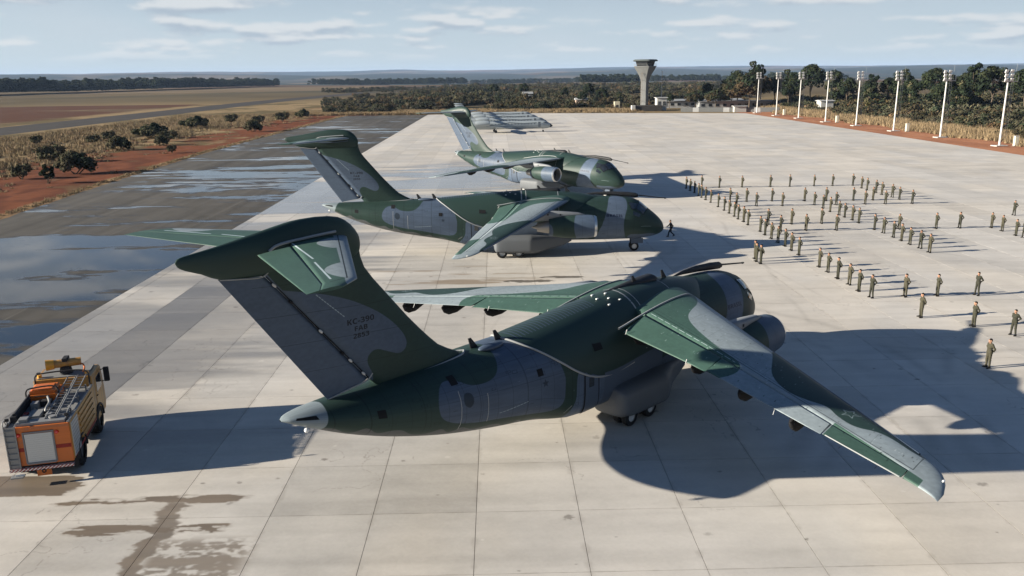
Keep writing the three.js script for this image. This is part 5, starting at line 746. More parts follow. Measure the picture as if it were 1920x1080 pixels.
// ---------------------------------------------------------------- parked grey jets at the far end
{
  const body = mat([0.30, 0.335, 0.345], 0.42), stripe = mat([0.12, 0.14, 0.16], 0.45), dk = M_.dark, blackNose = mat([0.05, 0.052, 0.055], 0.5);
  const build = () => {
    const g = new THREE.Group(), F = [[0, 1.75, 1.66, 0.03], [0.3, 2.05, 1.45, 0.32], [1.0, 2.55, 1.18, 0.68], [2.0, 3.10, 1.0, 0.98], [3.0, 3.26, 0.95, 1.10], [4.5, 3.28, 0.95, 1.14], [22, 3.28, 0.95, 1.14], [25, 3.26, 1.35, 1.0], [27.5, 3.2, 2.0, 0.68], [29.2, 3.1, 2.65, 0.3], [29.6, 3.0, 2.85, 0.08]];
    const ss = [0, 0.1, 0.3, 0.6, 1, 1.5, 2, 2.5, 3, 3.7, 4.5, 8, 12, 16, 20, 22, 23.5, 25, 26.3, 27.5, 28.5, 29.2, 29.6];
    const fu = part(g, 'fuselage', loft(ss.map(s => { const t = table(F, s, 1), b = table(F, s, 2), w = table(F, s, 3); return Array.from({ length: 24 }, (_, k) => { const a = k / 24 * 2 * Math.PI; return V(15 - s, (t + b) / 2 + (t - b) / 2 * Math.cos(a), w * Math.sin(a)); }); })), body);
    for (const s of [1, -1]) {
      part(fu, 'windscreen', loft([[1.45, 2.72], [1.9, 2.95], [2.4, 3.08], [2.9, 3.1]].map(([q, y]) => [V(15 - q, y, s * 0.30), V(15 - q - 0.05, y - 0.32, s * (table(F, q, 3) * 0.94))]), { closeU: false }), dk);
      for (let i = 0; i < 16; i++) part(fu, 'window', box(0.24, 0.34, 0.03, 15 - 5.6 - i * 0.98, 2.45, s * 1.115), stripe);
      part(fu, 'door', box(0.75, 1.6, 0.03, 15 - 4.2, 2.2, s * 1.125), stripe);
      const W = []; for (const [z, le, te, y] of [[0.6, 11.2, 16.6, 1.15], [3.2, 13.2, 16.9, 1.35], [10, 16.6, 18.4, 2.1]]) W.push(foilRing((c, o) => V(15 - lerp(le, te, c), y + o * (te - le), s * z), 0, 1, 0.11, 8)); if (s > 0) W.forEach(r => r.reverse()); part(g, 'wing', loft(W, { capB: true }), body);
      const T = []; for (const [z, le, te] of [[0, 26.3, 29.0], [3.7, 28.2, 29.6]]) T.push(foilRing((c, o) => V(15 - lerp(le, te, c), 6.55 + o * (te - le), s * z), 0, 1, 0.09, 6)); if (s > 0) T.forEach(r => r.reverse()); part(g, 'tailplane', loft(T, { capB: true }), body);
      const e = new THREE.Group(); e.name = 'engine'; g.add(e); const L = p => loft(p.map(([q, r]) => Array.from({ length: 18 }, (_, k) => { const a = k / 18 * 2 * Math.PI; return V(15 - q, 2.75 + r * Math.cos(a), s * 1.95 - r * Math.sin(a)); }))); part(e, 'nacelle', L([[19.2, 0.52], [19.05, 0.58], [19.3, 0.66], [20.5, 0.72], [22.2, 0.66], [23.4, 0.46], [23.4, 0.38]]), body); part(e, 'intake', L([[19.35, 0.54], [19.36, 0.02]]), dk); part(e, 'pylon', box(2.6, 0.16, 0.7, 15 - 21.3, 2.75, s * 1.2), body);
      for (const z of [1.85, 2.25]) { const q = new THREE.CylinderGeometry(0.42, 0.42, 0.26, 18); q.rotateX(Math.PI / 2); part(g, 'main_wheel', at(q, 15 - 17.3, 0.42, s * z), M_.rubber); } part(g, 'main_leg', bar(V(15 - 17.3, 0.42, s * 2.05), V(15 - 17.0, 1.4, s * 2.05), 0.09, 8), M_.rim);
      const st = [[5, 2.75], [9, 2.55], [13, 2.9], [16, 2.4], [20, 2.0]]; part(fu, 'stripe', loft(st.map(([q, y]) => [V(15 - q, y + 0.10, s * 1.15), V(15 - q, y - 0.10, s * 1.155)]), { closeU: false }), stripe);
    }
    const sh = new THREE.Shape(); [[15 - 23.6, 3.1], [15 - 26.6, 6.45], [15 - 29.1, 6.6], [15 - 28.4, 3.0]].forEach((p, i) => i ? sh.lineTo(...p) : sh.moveTo(...p)); const fg = new THREE.ExtrudeGeometry(sh, { depth: 0.2, bevelEnabled: true, bevelSize: 0.04, bevelThickness: 0.05, bevelSegments: 2 }); part(g, 'fin', at(fg, 0, 0, -0.1), body);
    part(fu, 'radome', loft([0, 0.12, 0.32, 0.62, 0.9].map(s => { const t = table(F, s, 1) + 0.012, b = table(F, s, 2) - 0.012, w = table(F, s, 3) + 0.012; return Array.from({ length: 20 }, (_, k) => { const a = k / 20 * 2 * Math.PI; return V(15.012 - s, (t + b) / 2 + (t - b) / 2 * Math.cos(a), w * Math.sin(a)); }); })), blackNose);
    for (const z of [-0.18, 0.18]) { const q = new THREE.CylinderGeometry(0.26, 0.26, 0.16, 16); q.rotateX(Math.PI / 2); part(g, 'nose_wheel', at(q, 15 - 2.9, 0.26, z), M_.rubber); } part(g, 'nose_leg', bar(V(15 - 2.9, 0.26, 0), V(15 - 3.0, 1.2, 0), 0.07, 8), M_.rim);
    return g;
  };
  const proto = build(), spots = [[14.1, 247.5, 'nearest of the four parked pale grey jets behind the farthest transport aircraft'], [13.8, 268, 'second nearest of the four parked pale grey jets, noses in a slanting line'], [12.4, 289, 'third of the four parked pale grey jets, partly hidden by the second'], [11.2, 310, 'rearmost of the four parked pale grey jets, closest to the grass']];
  spots.forEach(([x, d, label], i) => { const g = i ? proto.clone() : proto; g.name = numbered('jet'); scene.add(g); tag(g, label, 'aircraft', 'pale grey jets parked in a row'); g.rotation.y = 6 * DEG; g.position.copy(P(x - 12.1 * Math.cos(6 * DEG), d - 12.1 * Math.sin(6 * DEG), 0)); });
}
// ---------------------------------------------------------------- control tower
const concreteTex = dataTex(512, 512, (u, v) => { const k = 0.80 + 0.25 * fbm(u * 7, v * 7, 4, 401) + 0.25 * (fbm(u * 30, v * 3, 3, 402) - 0.5); return [0.14 * k, 0.143 * k, 0.14 * k]; }); concreteTex.wrapS = concreteTex.wrapT = THREE.RepeatWrapping;
const wallM = new THREE.MeshStandardMaterial({ map: concreteTex, roughness: 0.85 }), whiteWall = mat([0.42, 0.41, 0.38], 0.8), roofGrey = mat([0.26, 0.265, 0.265], 0.8), roofPale = mat([0.36, 0.36, 0.355], 0.75), darkWall = mat([0.055, 0.05, 0.045], 0.8);
{
  const t = thing('control_tower', 'concrete control tower with flared top and dark glazed cab', 'tower'); t.position.copy(P(69.8, 391, 0)); t.rotation.y = 0.95;
  const ring = (w, y, b = 0.12) => { const r = [], c = w / 2, k = c * b; for (const [x, z] of [[c - k, c], [c, c - k], [c, -c + k], [c - k, -c], [-c + k, -c], [-c, -c + k], [-c, c - k], [-c + k, c]]) r.push(V(x, y, z)); return r; };
  part(t, 'shaft', loft([[2.9, 0], [2.7, 8], [2.75, 12], [3.2, 13.8], [4.2, 15.4], [5.6, 17.0], [7.2, 18.6], [7.9, 19.5], [7.9, 19.9]].map(([w, y]) => ring(w, y, 0.14)), { capB: true, uv: (p, i, k) => [k / 2, p.y / 6] }), wallM);
  part(t, 'balcony', loft([[8.3, 19.45], [8.6, 19.5], [8.6, 19.75], [8.3, 19.8]].map(([w, y]) => ring(w, y, 0.3)), { capA: true, capB: true }), wallM);
  const cab = part(t, 'cab_glazing', loft([[6.2, 19.85], [7.2, 21.9]].map(([w, y]) => ring(w, y, 0.3)), {}), mat([0.012, 0.014, 0.016], 0.5));
  for (let k = 0; k < 8; k++) { const a = ring(6.24, 19.85, 0.3)[k], b = ring(7.24, 21.9, 0.3)[k]; part(cab, 'mullion', bar(a, b, 0.11, 6), darkWall); }
  part(t, 'cab_core', box(1.6, 2.0, 1.6, 0, 20.85, 0), whiteWall);
  part(t, 'roof', loft([[8.6, 21.9], [9.4, 22.05], [9.4, 22.4], [8.2, 22.8]].map(([w, y]) => ring(w, y, 0.3)), { capA: true, capB: true }), mat([0.07, 0.08, 0.078], 0.8));
  const rail = []; for (let k = 0; k < 8; k++) { const a = ring(8.5, 20.7, 0.3)[k], b = ring(8.5, 20.7, 0.3)[(k + 1) % 8]; rail.push(bar(a, b, 0.05, 5), bar(a, V(a.x, 19.7, a.z), 0.05, 5)); } part(t, 'railing', merge(rail), roofGrey);
  const lad = []; for (const z of [-0.35, 0.35]) lad.push(bar(V(-3.4, 0, z), V(-3.4, 17, z), 0.07, 5)); for (let i = 0; i < 28; i++) lad.push(bar(V(-3.4, 0.6 + i * 0.6, -0.35), V(-3.4, i % 2 ? 0.2 + i * 0.6 : 1.0 + i * 0.6, 0.35), 0.05, 4)); for (const y of [4, 9, 13.5]) lad.push(bar(V(-3.4, y, 0), V(-1.3, y, 0), 0.06, 4)); part(t, 'cable_ladder', merge(lad), mat([0.16, 0.14, 0.12], 0.7));
  const an = thing('antenna_mast', 'thin white antenna mast right of the control tower', 'mast'); an.position.copy(P(78, 392, 0)); part(an, 'pole', bar(V(0, 0, 0), V(0, 17.6, 0), 0.28, 8, 0.12), whiteWall); part(an, 'crosspiece', box(1.2, 0.12, 0.12, 0, 17.2, 0), whiteWall);
}
// ---------------------------------------------------------------- low buildings
function house(label, x, d, w, h, dep, wall, roof, opts = {}) {
  const g = thing(opts.name || 'building', label, opts.category || 'building', opts.group); g.position.copy(P(x, d, 0)); g.rotation.y = opts.turn || 0;
  part(g, 'wall', at(bevelBox(w, h, dep, 0.05), 0, h / 2, 0), wall);
  if (roof) { const s = new THREE.Shape(), o = 0.5, r = opts.rise || 0.5; s.moveTo(-dep / 2 - o, h); s.lineTo(dep / 2 + o, h); s.lineTo(dep / 2 + o, h + 0.18); s.lineTo(0, h + 0.18 + r); s.lineTo(-dep / 2 - o, h + 0.18); s.closePath(); const q = new THREE.ExtrudeGeometry(s, { depth: w + 2 * o, bevelEnabled: false }); q.rotateY(Math.PI / 2); part(g, 'roof', at(q, -w / 2 - o, 0, 0), roof); }
  const n = opts.windows || 0; for (let i = 0; i < n; i++) { const wx = -w / 2 + (i + 0.5) * w / n; const o = part(g, 'window', box(Math.min(1.6, w / n * 0.6), h * 0.34, 0.06, wx, h * 0.56, dep / 2 + 0.02), M_.glass); part(o, 'sill', box(Math.min(1.8, w / n * 0.68), 0.1, 0.16, wx, h * 0.36, dep / 2 + 0.06), wall); }
  if (opts.door !== undefined) part(g, 'door', box(1.1, Math.min(2.1, h * 0.8), 0.06, opts.door, Math.min(2.1, h * 0.8) / 2, dep / 2 + 0.03), darkWall);
  return g;
}
house('long low building with grey roof right of the control tower', 101, 412, 40, 3.2, 14, roofPale, roofGrey, { windows: 12, rise: 0.8 });
house('long building with pale flat roof behind the white wall', 112, 392, 34, 3.4, 9, roofGrey, roofPale, { windows: 10, rise: 0.3 });
house('small white two-storey block beside the control tower', 76.2, 384, 4.4, 5.6, 5, whiteWall, roofPale, { windows: 2, rise: 0.15 });
house('dark slatted plant enclosure at the foot of the control tower', 69.5, 379, 12, 2.5, 5, darkWall, null);
house('white end block of the slatted plant enclosure', 62.4, 377.5, 1.6, 2.6, 3, whiteWall, null);
house('bright white cabin in front of the long low wall', 105, 357.2, 5.2, 2.4, 2.6, whiteWall, roofPale, { rise: 0.1 });
house('small white shed among the trees behind the light masts', 137, 345, 5.2, 4.6, 5, whiteWall, roofPale, { rise: 0.3 });
house('small white house half hidden in the distant scrub', 21, 545, 6.0, 4.6, 6, whiteWall, roofGrey, { rise: 1.2, windows: 2 });
house('pinkish house at the edge of the scrub left of the tower', 43.5, 425, 5.4, 4.0, 5, mat([0.40, 0.30, 0.24], 0.85), roofPale, { rise: 0.8, windows: 1 });
house('cream kiosk at the scrub edge just left of the tower', 58.5, 402, 2.6, 3.6, 2.6, mat([0.5, 0.45, 0.33], 0.85), null, { door: 0 });
{ const w = thing('boundary_wall', 'long low pale concrete wall at the far edge of the apron', 'wall'); const a = [81, 363.5], b = [121, 353.5], n = 16; for (let i = 0; i < n; i++) { const x0 = lerp(a[0], b[0], i / n), d0 = lerp(a[1], b[1], i / n), x1 = lerp(a[0], b[0], (i + 1) / n), d1 = lerp(a[1], b[1], (i + 1) / n), L = Math.hypot(x1 - x0, d1 - d0) - 0.05, q = bevelBox(L, 1.9, 0.2, 0.02); q.rotateY(Math.atan2(d1 - d0, x1 - x0)); part(w, 'panel', at(q, (x0 + x1) / 2, 0.95, -(d0 + d1) / 2), i % 5 === 2 ? roofPale : wallM); } }
// ---------------------------------------------------------------- flood-light masts and marker posts on the right
{
  const pole = mat([0.52, 0.51, 0.485], 0.5), galv = mat([0.42, 0.42, 0.41], 0.5, { metalness: 0.3 }), lens = mat([0.72, 0.74, 0.74], 0.25);
  const build = () => {
    const g = new THREE.Group();
    part(g, 'pole', bar(V(0, 0.1, 0), V(0, 14.2, 0), 0.24, 14, 0.16), pole); part(g, 'footing', at(bevelBox(2.8, 0.2, 2.0, 0.06), 0, 0.11, 0), whiteWall);
    for (const x of [-0.72, 0.62]) { part(g, 'lamp_post', bar(V(x, 13.9, 0.1), V(x - 0.18, 16.5, 0.1), 0.07, 8), pole); for (let i = 0; i < 3; i++) { const l = part(g, 'floodlight', (() => { const q = bevelBox(0.72, 0.66, 0.26, 0.05); q.rotateX(0.45); return at(q, x - 0.02 - i * 0.06, 14.3 + i * 0.88, 0.34); })(), pole); part(l, 'lens', (() => { const q = new THREE.BoxGeometry(0.6, 0.52, 0.03); q.rotateX(0.45); return at(q, x - 0.02 - i * 0.06, 14.24 + i * 0.88, 0.465); })(), lens); } }
    part(g, 'crossarm', merge([bar(V(-0.9, 13.9, 0.1), V(2.3, 13.9, 0.1), 0.08, 8), bar(V(-0.9, 13.9, -0.4), V(2.3, 13.9, -0.4), 0.06, 6), bar(V(2.3, 13.9, 0.1), V(2.3, 15.2, 0.1), 0.05, 6), bar(V(2.3, 13.9, 0.1), V(2.3, 13.9, -0.4), 0.05, 6)]), pole);
    const lad = []; for (const x of [1.0, 1.55]) lad.push(bar(V(x, 1.5, -0.2), V(x, 13.9, -0.2), 0.03, 5)); for (let i = 0; i < 25; i++) lad.push(bar(V(1.0, 1.7 + i * 0.5, -0.2), V(1.55, 1.7 + i * 0.5, -0.2), 0.022, 4)); for (let i = 0; i < 6; i++) lad.push(bar(V(0, 2.2 + i * 2.2, 0), V(1.0, 2.2 + i * 2.2, -0.2), 0.03, 4)); part(g, 'ladder', merge(lad), galv);
    part(g, 'lightning_rod', bar(V(1.65, 13.9, 0), V(1.7, 17.6, 0), 0.035, 5, 0.015), galv);
    return g;
  };
  const proto = build(), where = ['nearest the camera, at the right edge', 'second nearest the camera', 'third nearest the camera', 'fourth nearest the camera', 'fifth from the camera', 'sixth from the camera', 'seventh from the camera', 'farthest from the camera, beside the long wall'];
  [[111.6, 180.9], [112.0, 206.5], [111.8, 231.0], [112.0, 256.1], [110.8, 277.4], [110.6, 302.0], [109.4, 322.9], [109.1, 346.1]].forEach(([x, d], i) => { const g = i ? proto.clone() : proto; g.name = numbered('light_mast'); scene.add(g); tag(g, `white floodlight mast ${where[i]}`, 'light mast', 'floodlight masts along the apron edge'); g.position.copy(P(x, d, -0.01)); g.rotation.y = 0.12; });
  const post = () => { const g = new THREE.Group(); part(g, 'cabinet', at(bevelBox(0.85, 2.0, 0.7, 0.04), 0, 1.15, 0), mat([0.60, 0.56, 0.43], 0.6)); part(g, 'cap', at(bevelBox(0.95, 0.12, 0.8, 0.03), 0, 2.2, 0), whiteWall); part(g, 'door', box(0.68, 1.6, 0.03, 0, 1.15, 0.365), mat([0.52, 0.49, 0.38], 0.55)); part(g, 'plinth', box(1.0, 0.16, 0.85, 0, 0.08, 0), wallM); return g; };
  const pp = post(), pl_ = ['beside the nearest light mast', 'beside the third light mast', 'beside the fifth light mast', 'beside the seventh light mast']; [[114.9, 180.4], [114.3, 228.3], [113.2, 273.7], [113.6, 326.0]].forEach(([x, d], i) => { const g = i ? pp.clone() : pp; g.name = numbered('electrical_cabinet'); scene.add(g); tag(g, `cream electrical cabinet ${pl_[i]}`, 'cabinet', 'cream cabinets along the apron edge'); g.position.copy(P(x, d, -0.02)); });
}
// ---------------------------------------------------------------- vegetation
function leafCloud(r, clumps, perClump, size, cols, upBias = 0.3) {   // clumps: [x, y, z, radius, shade index]
  const pos = [], col = [], nor = [], idx = [];
  for (const [cx, cy, cz, R] of clumps) {
    const tone = cols[Math.floor(r() * cols.length)], k0 = 0.82 + r() * 0.36;
    for (let i = 0; i < perClump; i++) {
      let x, y, z, l; do { x = r() * 2 - 1; y = r() * 2 - 1; z = r() * 2 - 1; l = x * x + y * y + z * z; } while (l > 1 || l < 0.12);
      const q = Math.pow(l, -0.18), px = cx + x * R * q, py = cy + y * R * 0.85 * q, pz = cz + z * R * q, s = size * (0.6 + r() * 0.8);
      const n = V(x + (r() - 0.5) * 1.3, y + upBias + (r() - 0.5) * 1.3, z + (r() - 0.5) * 1.3).normalize(), a = V(r() - 0.5, r() - 0.5, r() - 0.5).cross(n).normalize(), b = n.clone().cross(a), w = 0.5 + r() * 0.3, base = pos.length / 3, k = k0 * (0.8 + r() * 0.4);
      for (const [u, v] of [[-1, 0], [0, -w], [1, 0], [0, w]]) { pos.push(px + (a.x * u + b.x * v) * s, py + (a.y * u + b.y * v) * s, pz + (a.z * u + b.z * v) * s); nor.push(n.x, n.y, n.z); col.push(tone[0] * k, tone[1] * k, tone[2] * k); }
      idx.push(base, base + 1, base + 2, base, base + 2, base + 3);
    }
  }
  const g = new THREE.BufferGeometry(); g.setAttribute('position', new THREE.Float32BufferAttribute(pos, 3)); g.setAttribute('normal', new THREE.Float32BufferAttribute(nor, 3)); g.setAttribute('color', new THREE.Float32BufferAttribute(col, 3)); g.setIndex(idx); return g;
}
const leafM = new THREE.MeshPhysicalMaterial({ vertexColors: true, roughness: 0.9, specularIntensity: 0.2, side: THREE.DoubleSide }), barkM = mat([0.11, 0.085, 0.062], 0.9), barkPale = mat([0.20, 0.165, 0.125], 0.9);
const deep = [[0.020, 0.029, 0.015], [0.026, 0.034, 0.016], [0.016, 0.024, 0.013], [0.034, 0.039, 0.019]], cerrado = [[0.060, 0.060, 0.032], [0.078, 0.072, 0.038], [0.048, 0.052, 0.028], [0.090, 0.076, 0.044], [0.066, 0.056, 0.034]], rusty = [[0.058, 0.040, 0.022], [0.048, 0.042, 0.022], [0.040, 0.038, 0.020]];
function crownClumps(r, h, w, kind) {
  const c = [];
  if (kind === 'tall') { for (let i = 0; i < 30; i++) { const t = 0.30 + 0.68 * r(), a = r() * 6.28, q = w * (1.05 - 0.75 * Math.abs(t - 0.52) * 1.4) * Math.sqrt(r()); c.push([Math.cos(a) * q, h * t, Math.sin(a) * q, w * (0.26 + r() * 0.2)]); } }
  else { for (let i = 0; i < 26; i++) { const a = r() * 6.28, e = Math.acos(1 - r() * 1.15), q = w * (0.55 + 0.35 * r()); c.push([Math.cos(a) * Math.sin(e) * q, h * 0.60 + Math.cos(e) * h * 0.30, Math.sin(a) * Math.sin(e) * q, w * (0.26 + r() * 0.18)]); } }
  return c;
}
function trunkGeo(r, h, w, clumps) {
  const parts = [], R = 0.018 * h + 0.06, bend = () => (r() - 0.5) * 0.06 * h, p = [V(0, -0.2, 0), V(bend() * 0.4, h * 0.2, bend() * 0.4), V(bend(), h * 0.42, bend()), V(bend(), h * 0.7, bend())];
  for (let i = 0; i < 3; i++) parts.push(bar(p[i], p[i + 1], R * (1 - i * 0.26), 7, R * (0.74 - i * 0.26)));
  for (let i = 0; i < 7; i++) { const c = clumps[Math.floor(r() * clumps.length)], s = p[1].clone().lerp(p[3], 0.15 + r() * 0.7), e = V(c[0], c[1], c[2]), m = s.clone().lerp(e, 0.5).add(V(0, h * 0.03, 0)); parts.push(bar(s, m, R * 0.42, 5, R * 0.28), bar(m, e, R * 0.28, 5, R * 0.1)); }
  return merge(parts);
}
function treeKind(seed, h, w, kind, cols, leaf, per, bark) { const r = rng(seed), c = crownClumps(r, h, w, kind); return { crown: leafCloud(r, c, per, leaf, cols), trunk: trunkGeo(r, h, w, c), bark, h }; }
const kinds = [treeKind(11, 18, 4.2, 'tall', deep, 0.42, 85, barkM), treeKind(12, 18, 5.4, 'round', deep, 0.45, 95, barkM), treeKind(13, 18, 4.8, 'tall', [...deep, ...cerrado.slice(0, 3)], 0.44, 85, barkM), treeKind(14, 12, 6.2, 'round', [...rusty, ...deep.slice(0, 2)], 0.46, 95, barkM), treeKind(15, 18, 3.2, 'tall', deep, 0.42, 70, barkM)];
{
  const r = rng(88), T = [[102, 400, 11.7, 1], [108, 395, 13.7, 2], [114, 392, 17.4, 1], [121, 385, 21.8, 0], [116, 380, 15.4, 3], [129, 385, 14.5, 1], [135, 380, 17.9, 0], [141, 372, 19.6, 1], [146, 360, 17.4, 2], [148, 350, 13.9, 1], [156, 345, 15.8, 4], [163, 345, 13.7, 1], [162, 330, 17.4, 0], [170, 322, 17.2, 1], [152, 304, 13.6, 2], [165, 300, 14.8, 1], [168, 292, 19.4, 4], [158, 280, 14.3, 2], [171, 285, 17.6, 1], [172, 268, 16.8, 1], [178, 258, 17.4, 0], [154, 232, 13.6, 2], [156, 290, 12.1, 1], [145, 322, 12.0, 2], [102, 385, 8.4, 3], [94, 391, 7.6, 3], [84, 402, 7.0, 1], [53, 470, 11.7, 1], [44, 422, 8.2, 1], [54, 424, 9.6, 1], [41, 500, 9.0, 1], [19, 560, 11.3, 1], [64, 430, 7.8, 2], [-1, 600, 10.5, 1], [176, 310, 15.5, 1], [152, 338, 12.6, 1], [131, 372, 12.6, 1], [110, 388, 12.2, 3], [125, 392, 15.0, 1], [184, 282, 15.4, 2]];
  const look = ['tall dark narrow-crowned tree', 'broad dark round-crowned tree', 'tall olive-green loose-crowned tree', 'low rusty brown-green spreading tree', 'slender dark tree with tufted top'];
  T.sort((a, b) => a[0] / a[1] - b[0] / b[1]);
  const N = ['leftmost', ...ORD.slice(1), 'fifteenth', 'sixteenth', 'seventeenth', 'eighteenth', 'nineteenth', 'twentieth'], seen = {};
  const total = {}; T.forEach(([, , , k]) => { total[k] = (total[k] || 0) + 1; });
  T.forEach(([x, d, h, k]) => {
    const q = kinds[k], n = seen[k] = (seen[k] || 0) + 1, last = n === total[k];
    const g = thing('tree', `${look[k]}, ${last ? 'rightmost' : n === 1 ? 'leftmost' : N[n - 1] + ' from the left'} of its kind behind the apron`, 'tree', 'trees behind the apron');
    part(g, 'trunk', q.trunk, q.bark); part(g, 'crown', q.crown, leafM);
    const s = h / (k === 3 ? 11.5 : k === 1 ? 17.4 : 18.6); g.scale.set(s * (0.95 + r() * 0.25), s, s * (0.95 + r() * 0.25)); g.rotation.y = r() * 6.28; g.position.copy(P(x, d, -0.05));
  });
}
// separate bushes standing in the grass on the left
{
  const r = rng(321), low = (seed, cols, h, w, n, per, leaf) => { const q = rng(seed), c = []; for (let i = 0; i < n; i++) { const a = q() * 6.28, t = Math.sqrt(q()) * w; c.push([Math.cos(a) * t, h * (0.28 + 0.52 * q() * (1.1 - t / w * 0.5)), Math.sin(a) * t, w * (0.24 + q() * 0.16)]); } const parts = []; for (let i = 0; i < 6; i++) { const e = c[Math.floor(q() * n)], b = V((q() - 0.5) * w * 0.3, -0.1, (q() - 0.5) * w * 0.3); parts.push(bar(b, V(e[0], e[1], e[2]), 0.09, 5, 0.03)); } return { crown: leafCloud(q, c, per, leaf, cols), trunk: merge(parts) }; };
  const K = [low(1, [...deep, ...cerrado.slice(0, 2)], 4, 2.4, 34, 110, 0.22), low(2, [...deep.slice(2), ...rusty.slice(1), ...cerrado.slice(2)], 4, 2.6, 32, 110, 0.22), low(3, cerrado, 4, 2.4, 26, 80, 0.2), low(4, deep, 5, 1.5, 16, 130, 0.2)];
  const spots = [[-74.0, 136.3, 4.9, 3, 0.9, 'small dark round-headed tree on a bare stem in the red earth'], [-76.4, 150.5, 5.2, 1, 1.5, 'wide dark many-stemmed bush in the red earth beside the asphalt'], [-90.8, 200.6, 4.4, 1, 1.5, 'dark brown bush at the edge of the tall dry grass'], [-99.5, 240, 5.8, 0, 2.3, 'largest dark green bush, broad and domed, in the dry grass'], [-103.3, 286, 5.6, 0, 2.4, 'long dark green bush behind the largest one'], [-77.0, 264.8, 4.6, 1, 1.35, 'dark brown bush close to the asphalt, far along the red earth'], [-92, 172, 5.0, 2, 1.4, 'thin greyish bush at the left edge of the dry grass'], [-106.6, 221.1, 3.4, 2, 1.2, 'small sparse grey-green bush left of the largest bush'], [-82.7, 324.7, 5.2, 2, 1.3, 'upright olive bush where the grass meets the far asphalt'], [-107.8, 232.8, 3.8, 2, 1.0, 'thin upright bush just left of the largest bush'], [-89.0, 226.7, 4.2, 2, 1.7, 'low greyish bush spreading right of the largest bush'], [-100.3, 318.0, 4.8, 2, 1.2, 'olive bush standing before the distant runway bend'], [-122, 222, 3.4, 2, 0.9, 'lone small bush near the runway edge'], [-80.6, 348.3, 5.2, 0, 1.2, 'dark bush at the far corner of the asphalt'], [-87.3, 308.2, 4.4, 2, 1.2, 'olive bush midway along the far grass'], [-74.4, 190.7, 2.6, 2, 0.8, 'tiny thin shrub on the red earth near the asphalt'], [-82, 143, 3.6, 2, 1.0, 'sparse leafless-looking shrub left of the small dark tree'], [-86, 214, 3.2, 1, 1.0, 'small dark bush below the largest bush']];
  for (const [x, d, h, k, w, label] of spots) { const g = thing('bush', label, 'bush', 'bushes in the dry grass'); part(g, 'stems', K[k].trunk, barkM); part(g, 'foliage', K[k].crown, leafM); const s = h / (k === 3 ? 5.4 : 4.3); g.scale.set(s * lerp(0.6, w, 0.36), s * 0.95, s * 0.8); g.rotation.y = k === 3 ? r() * 6 : (r() - 0.5) * 0.5; g.position.copy(P(x, d, -0.03)); }
}
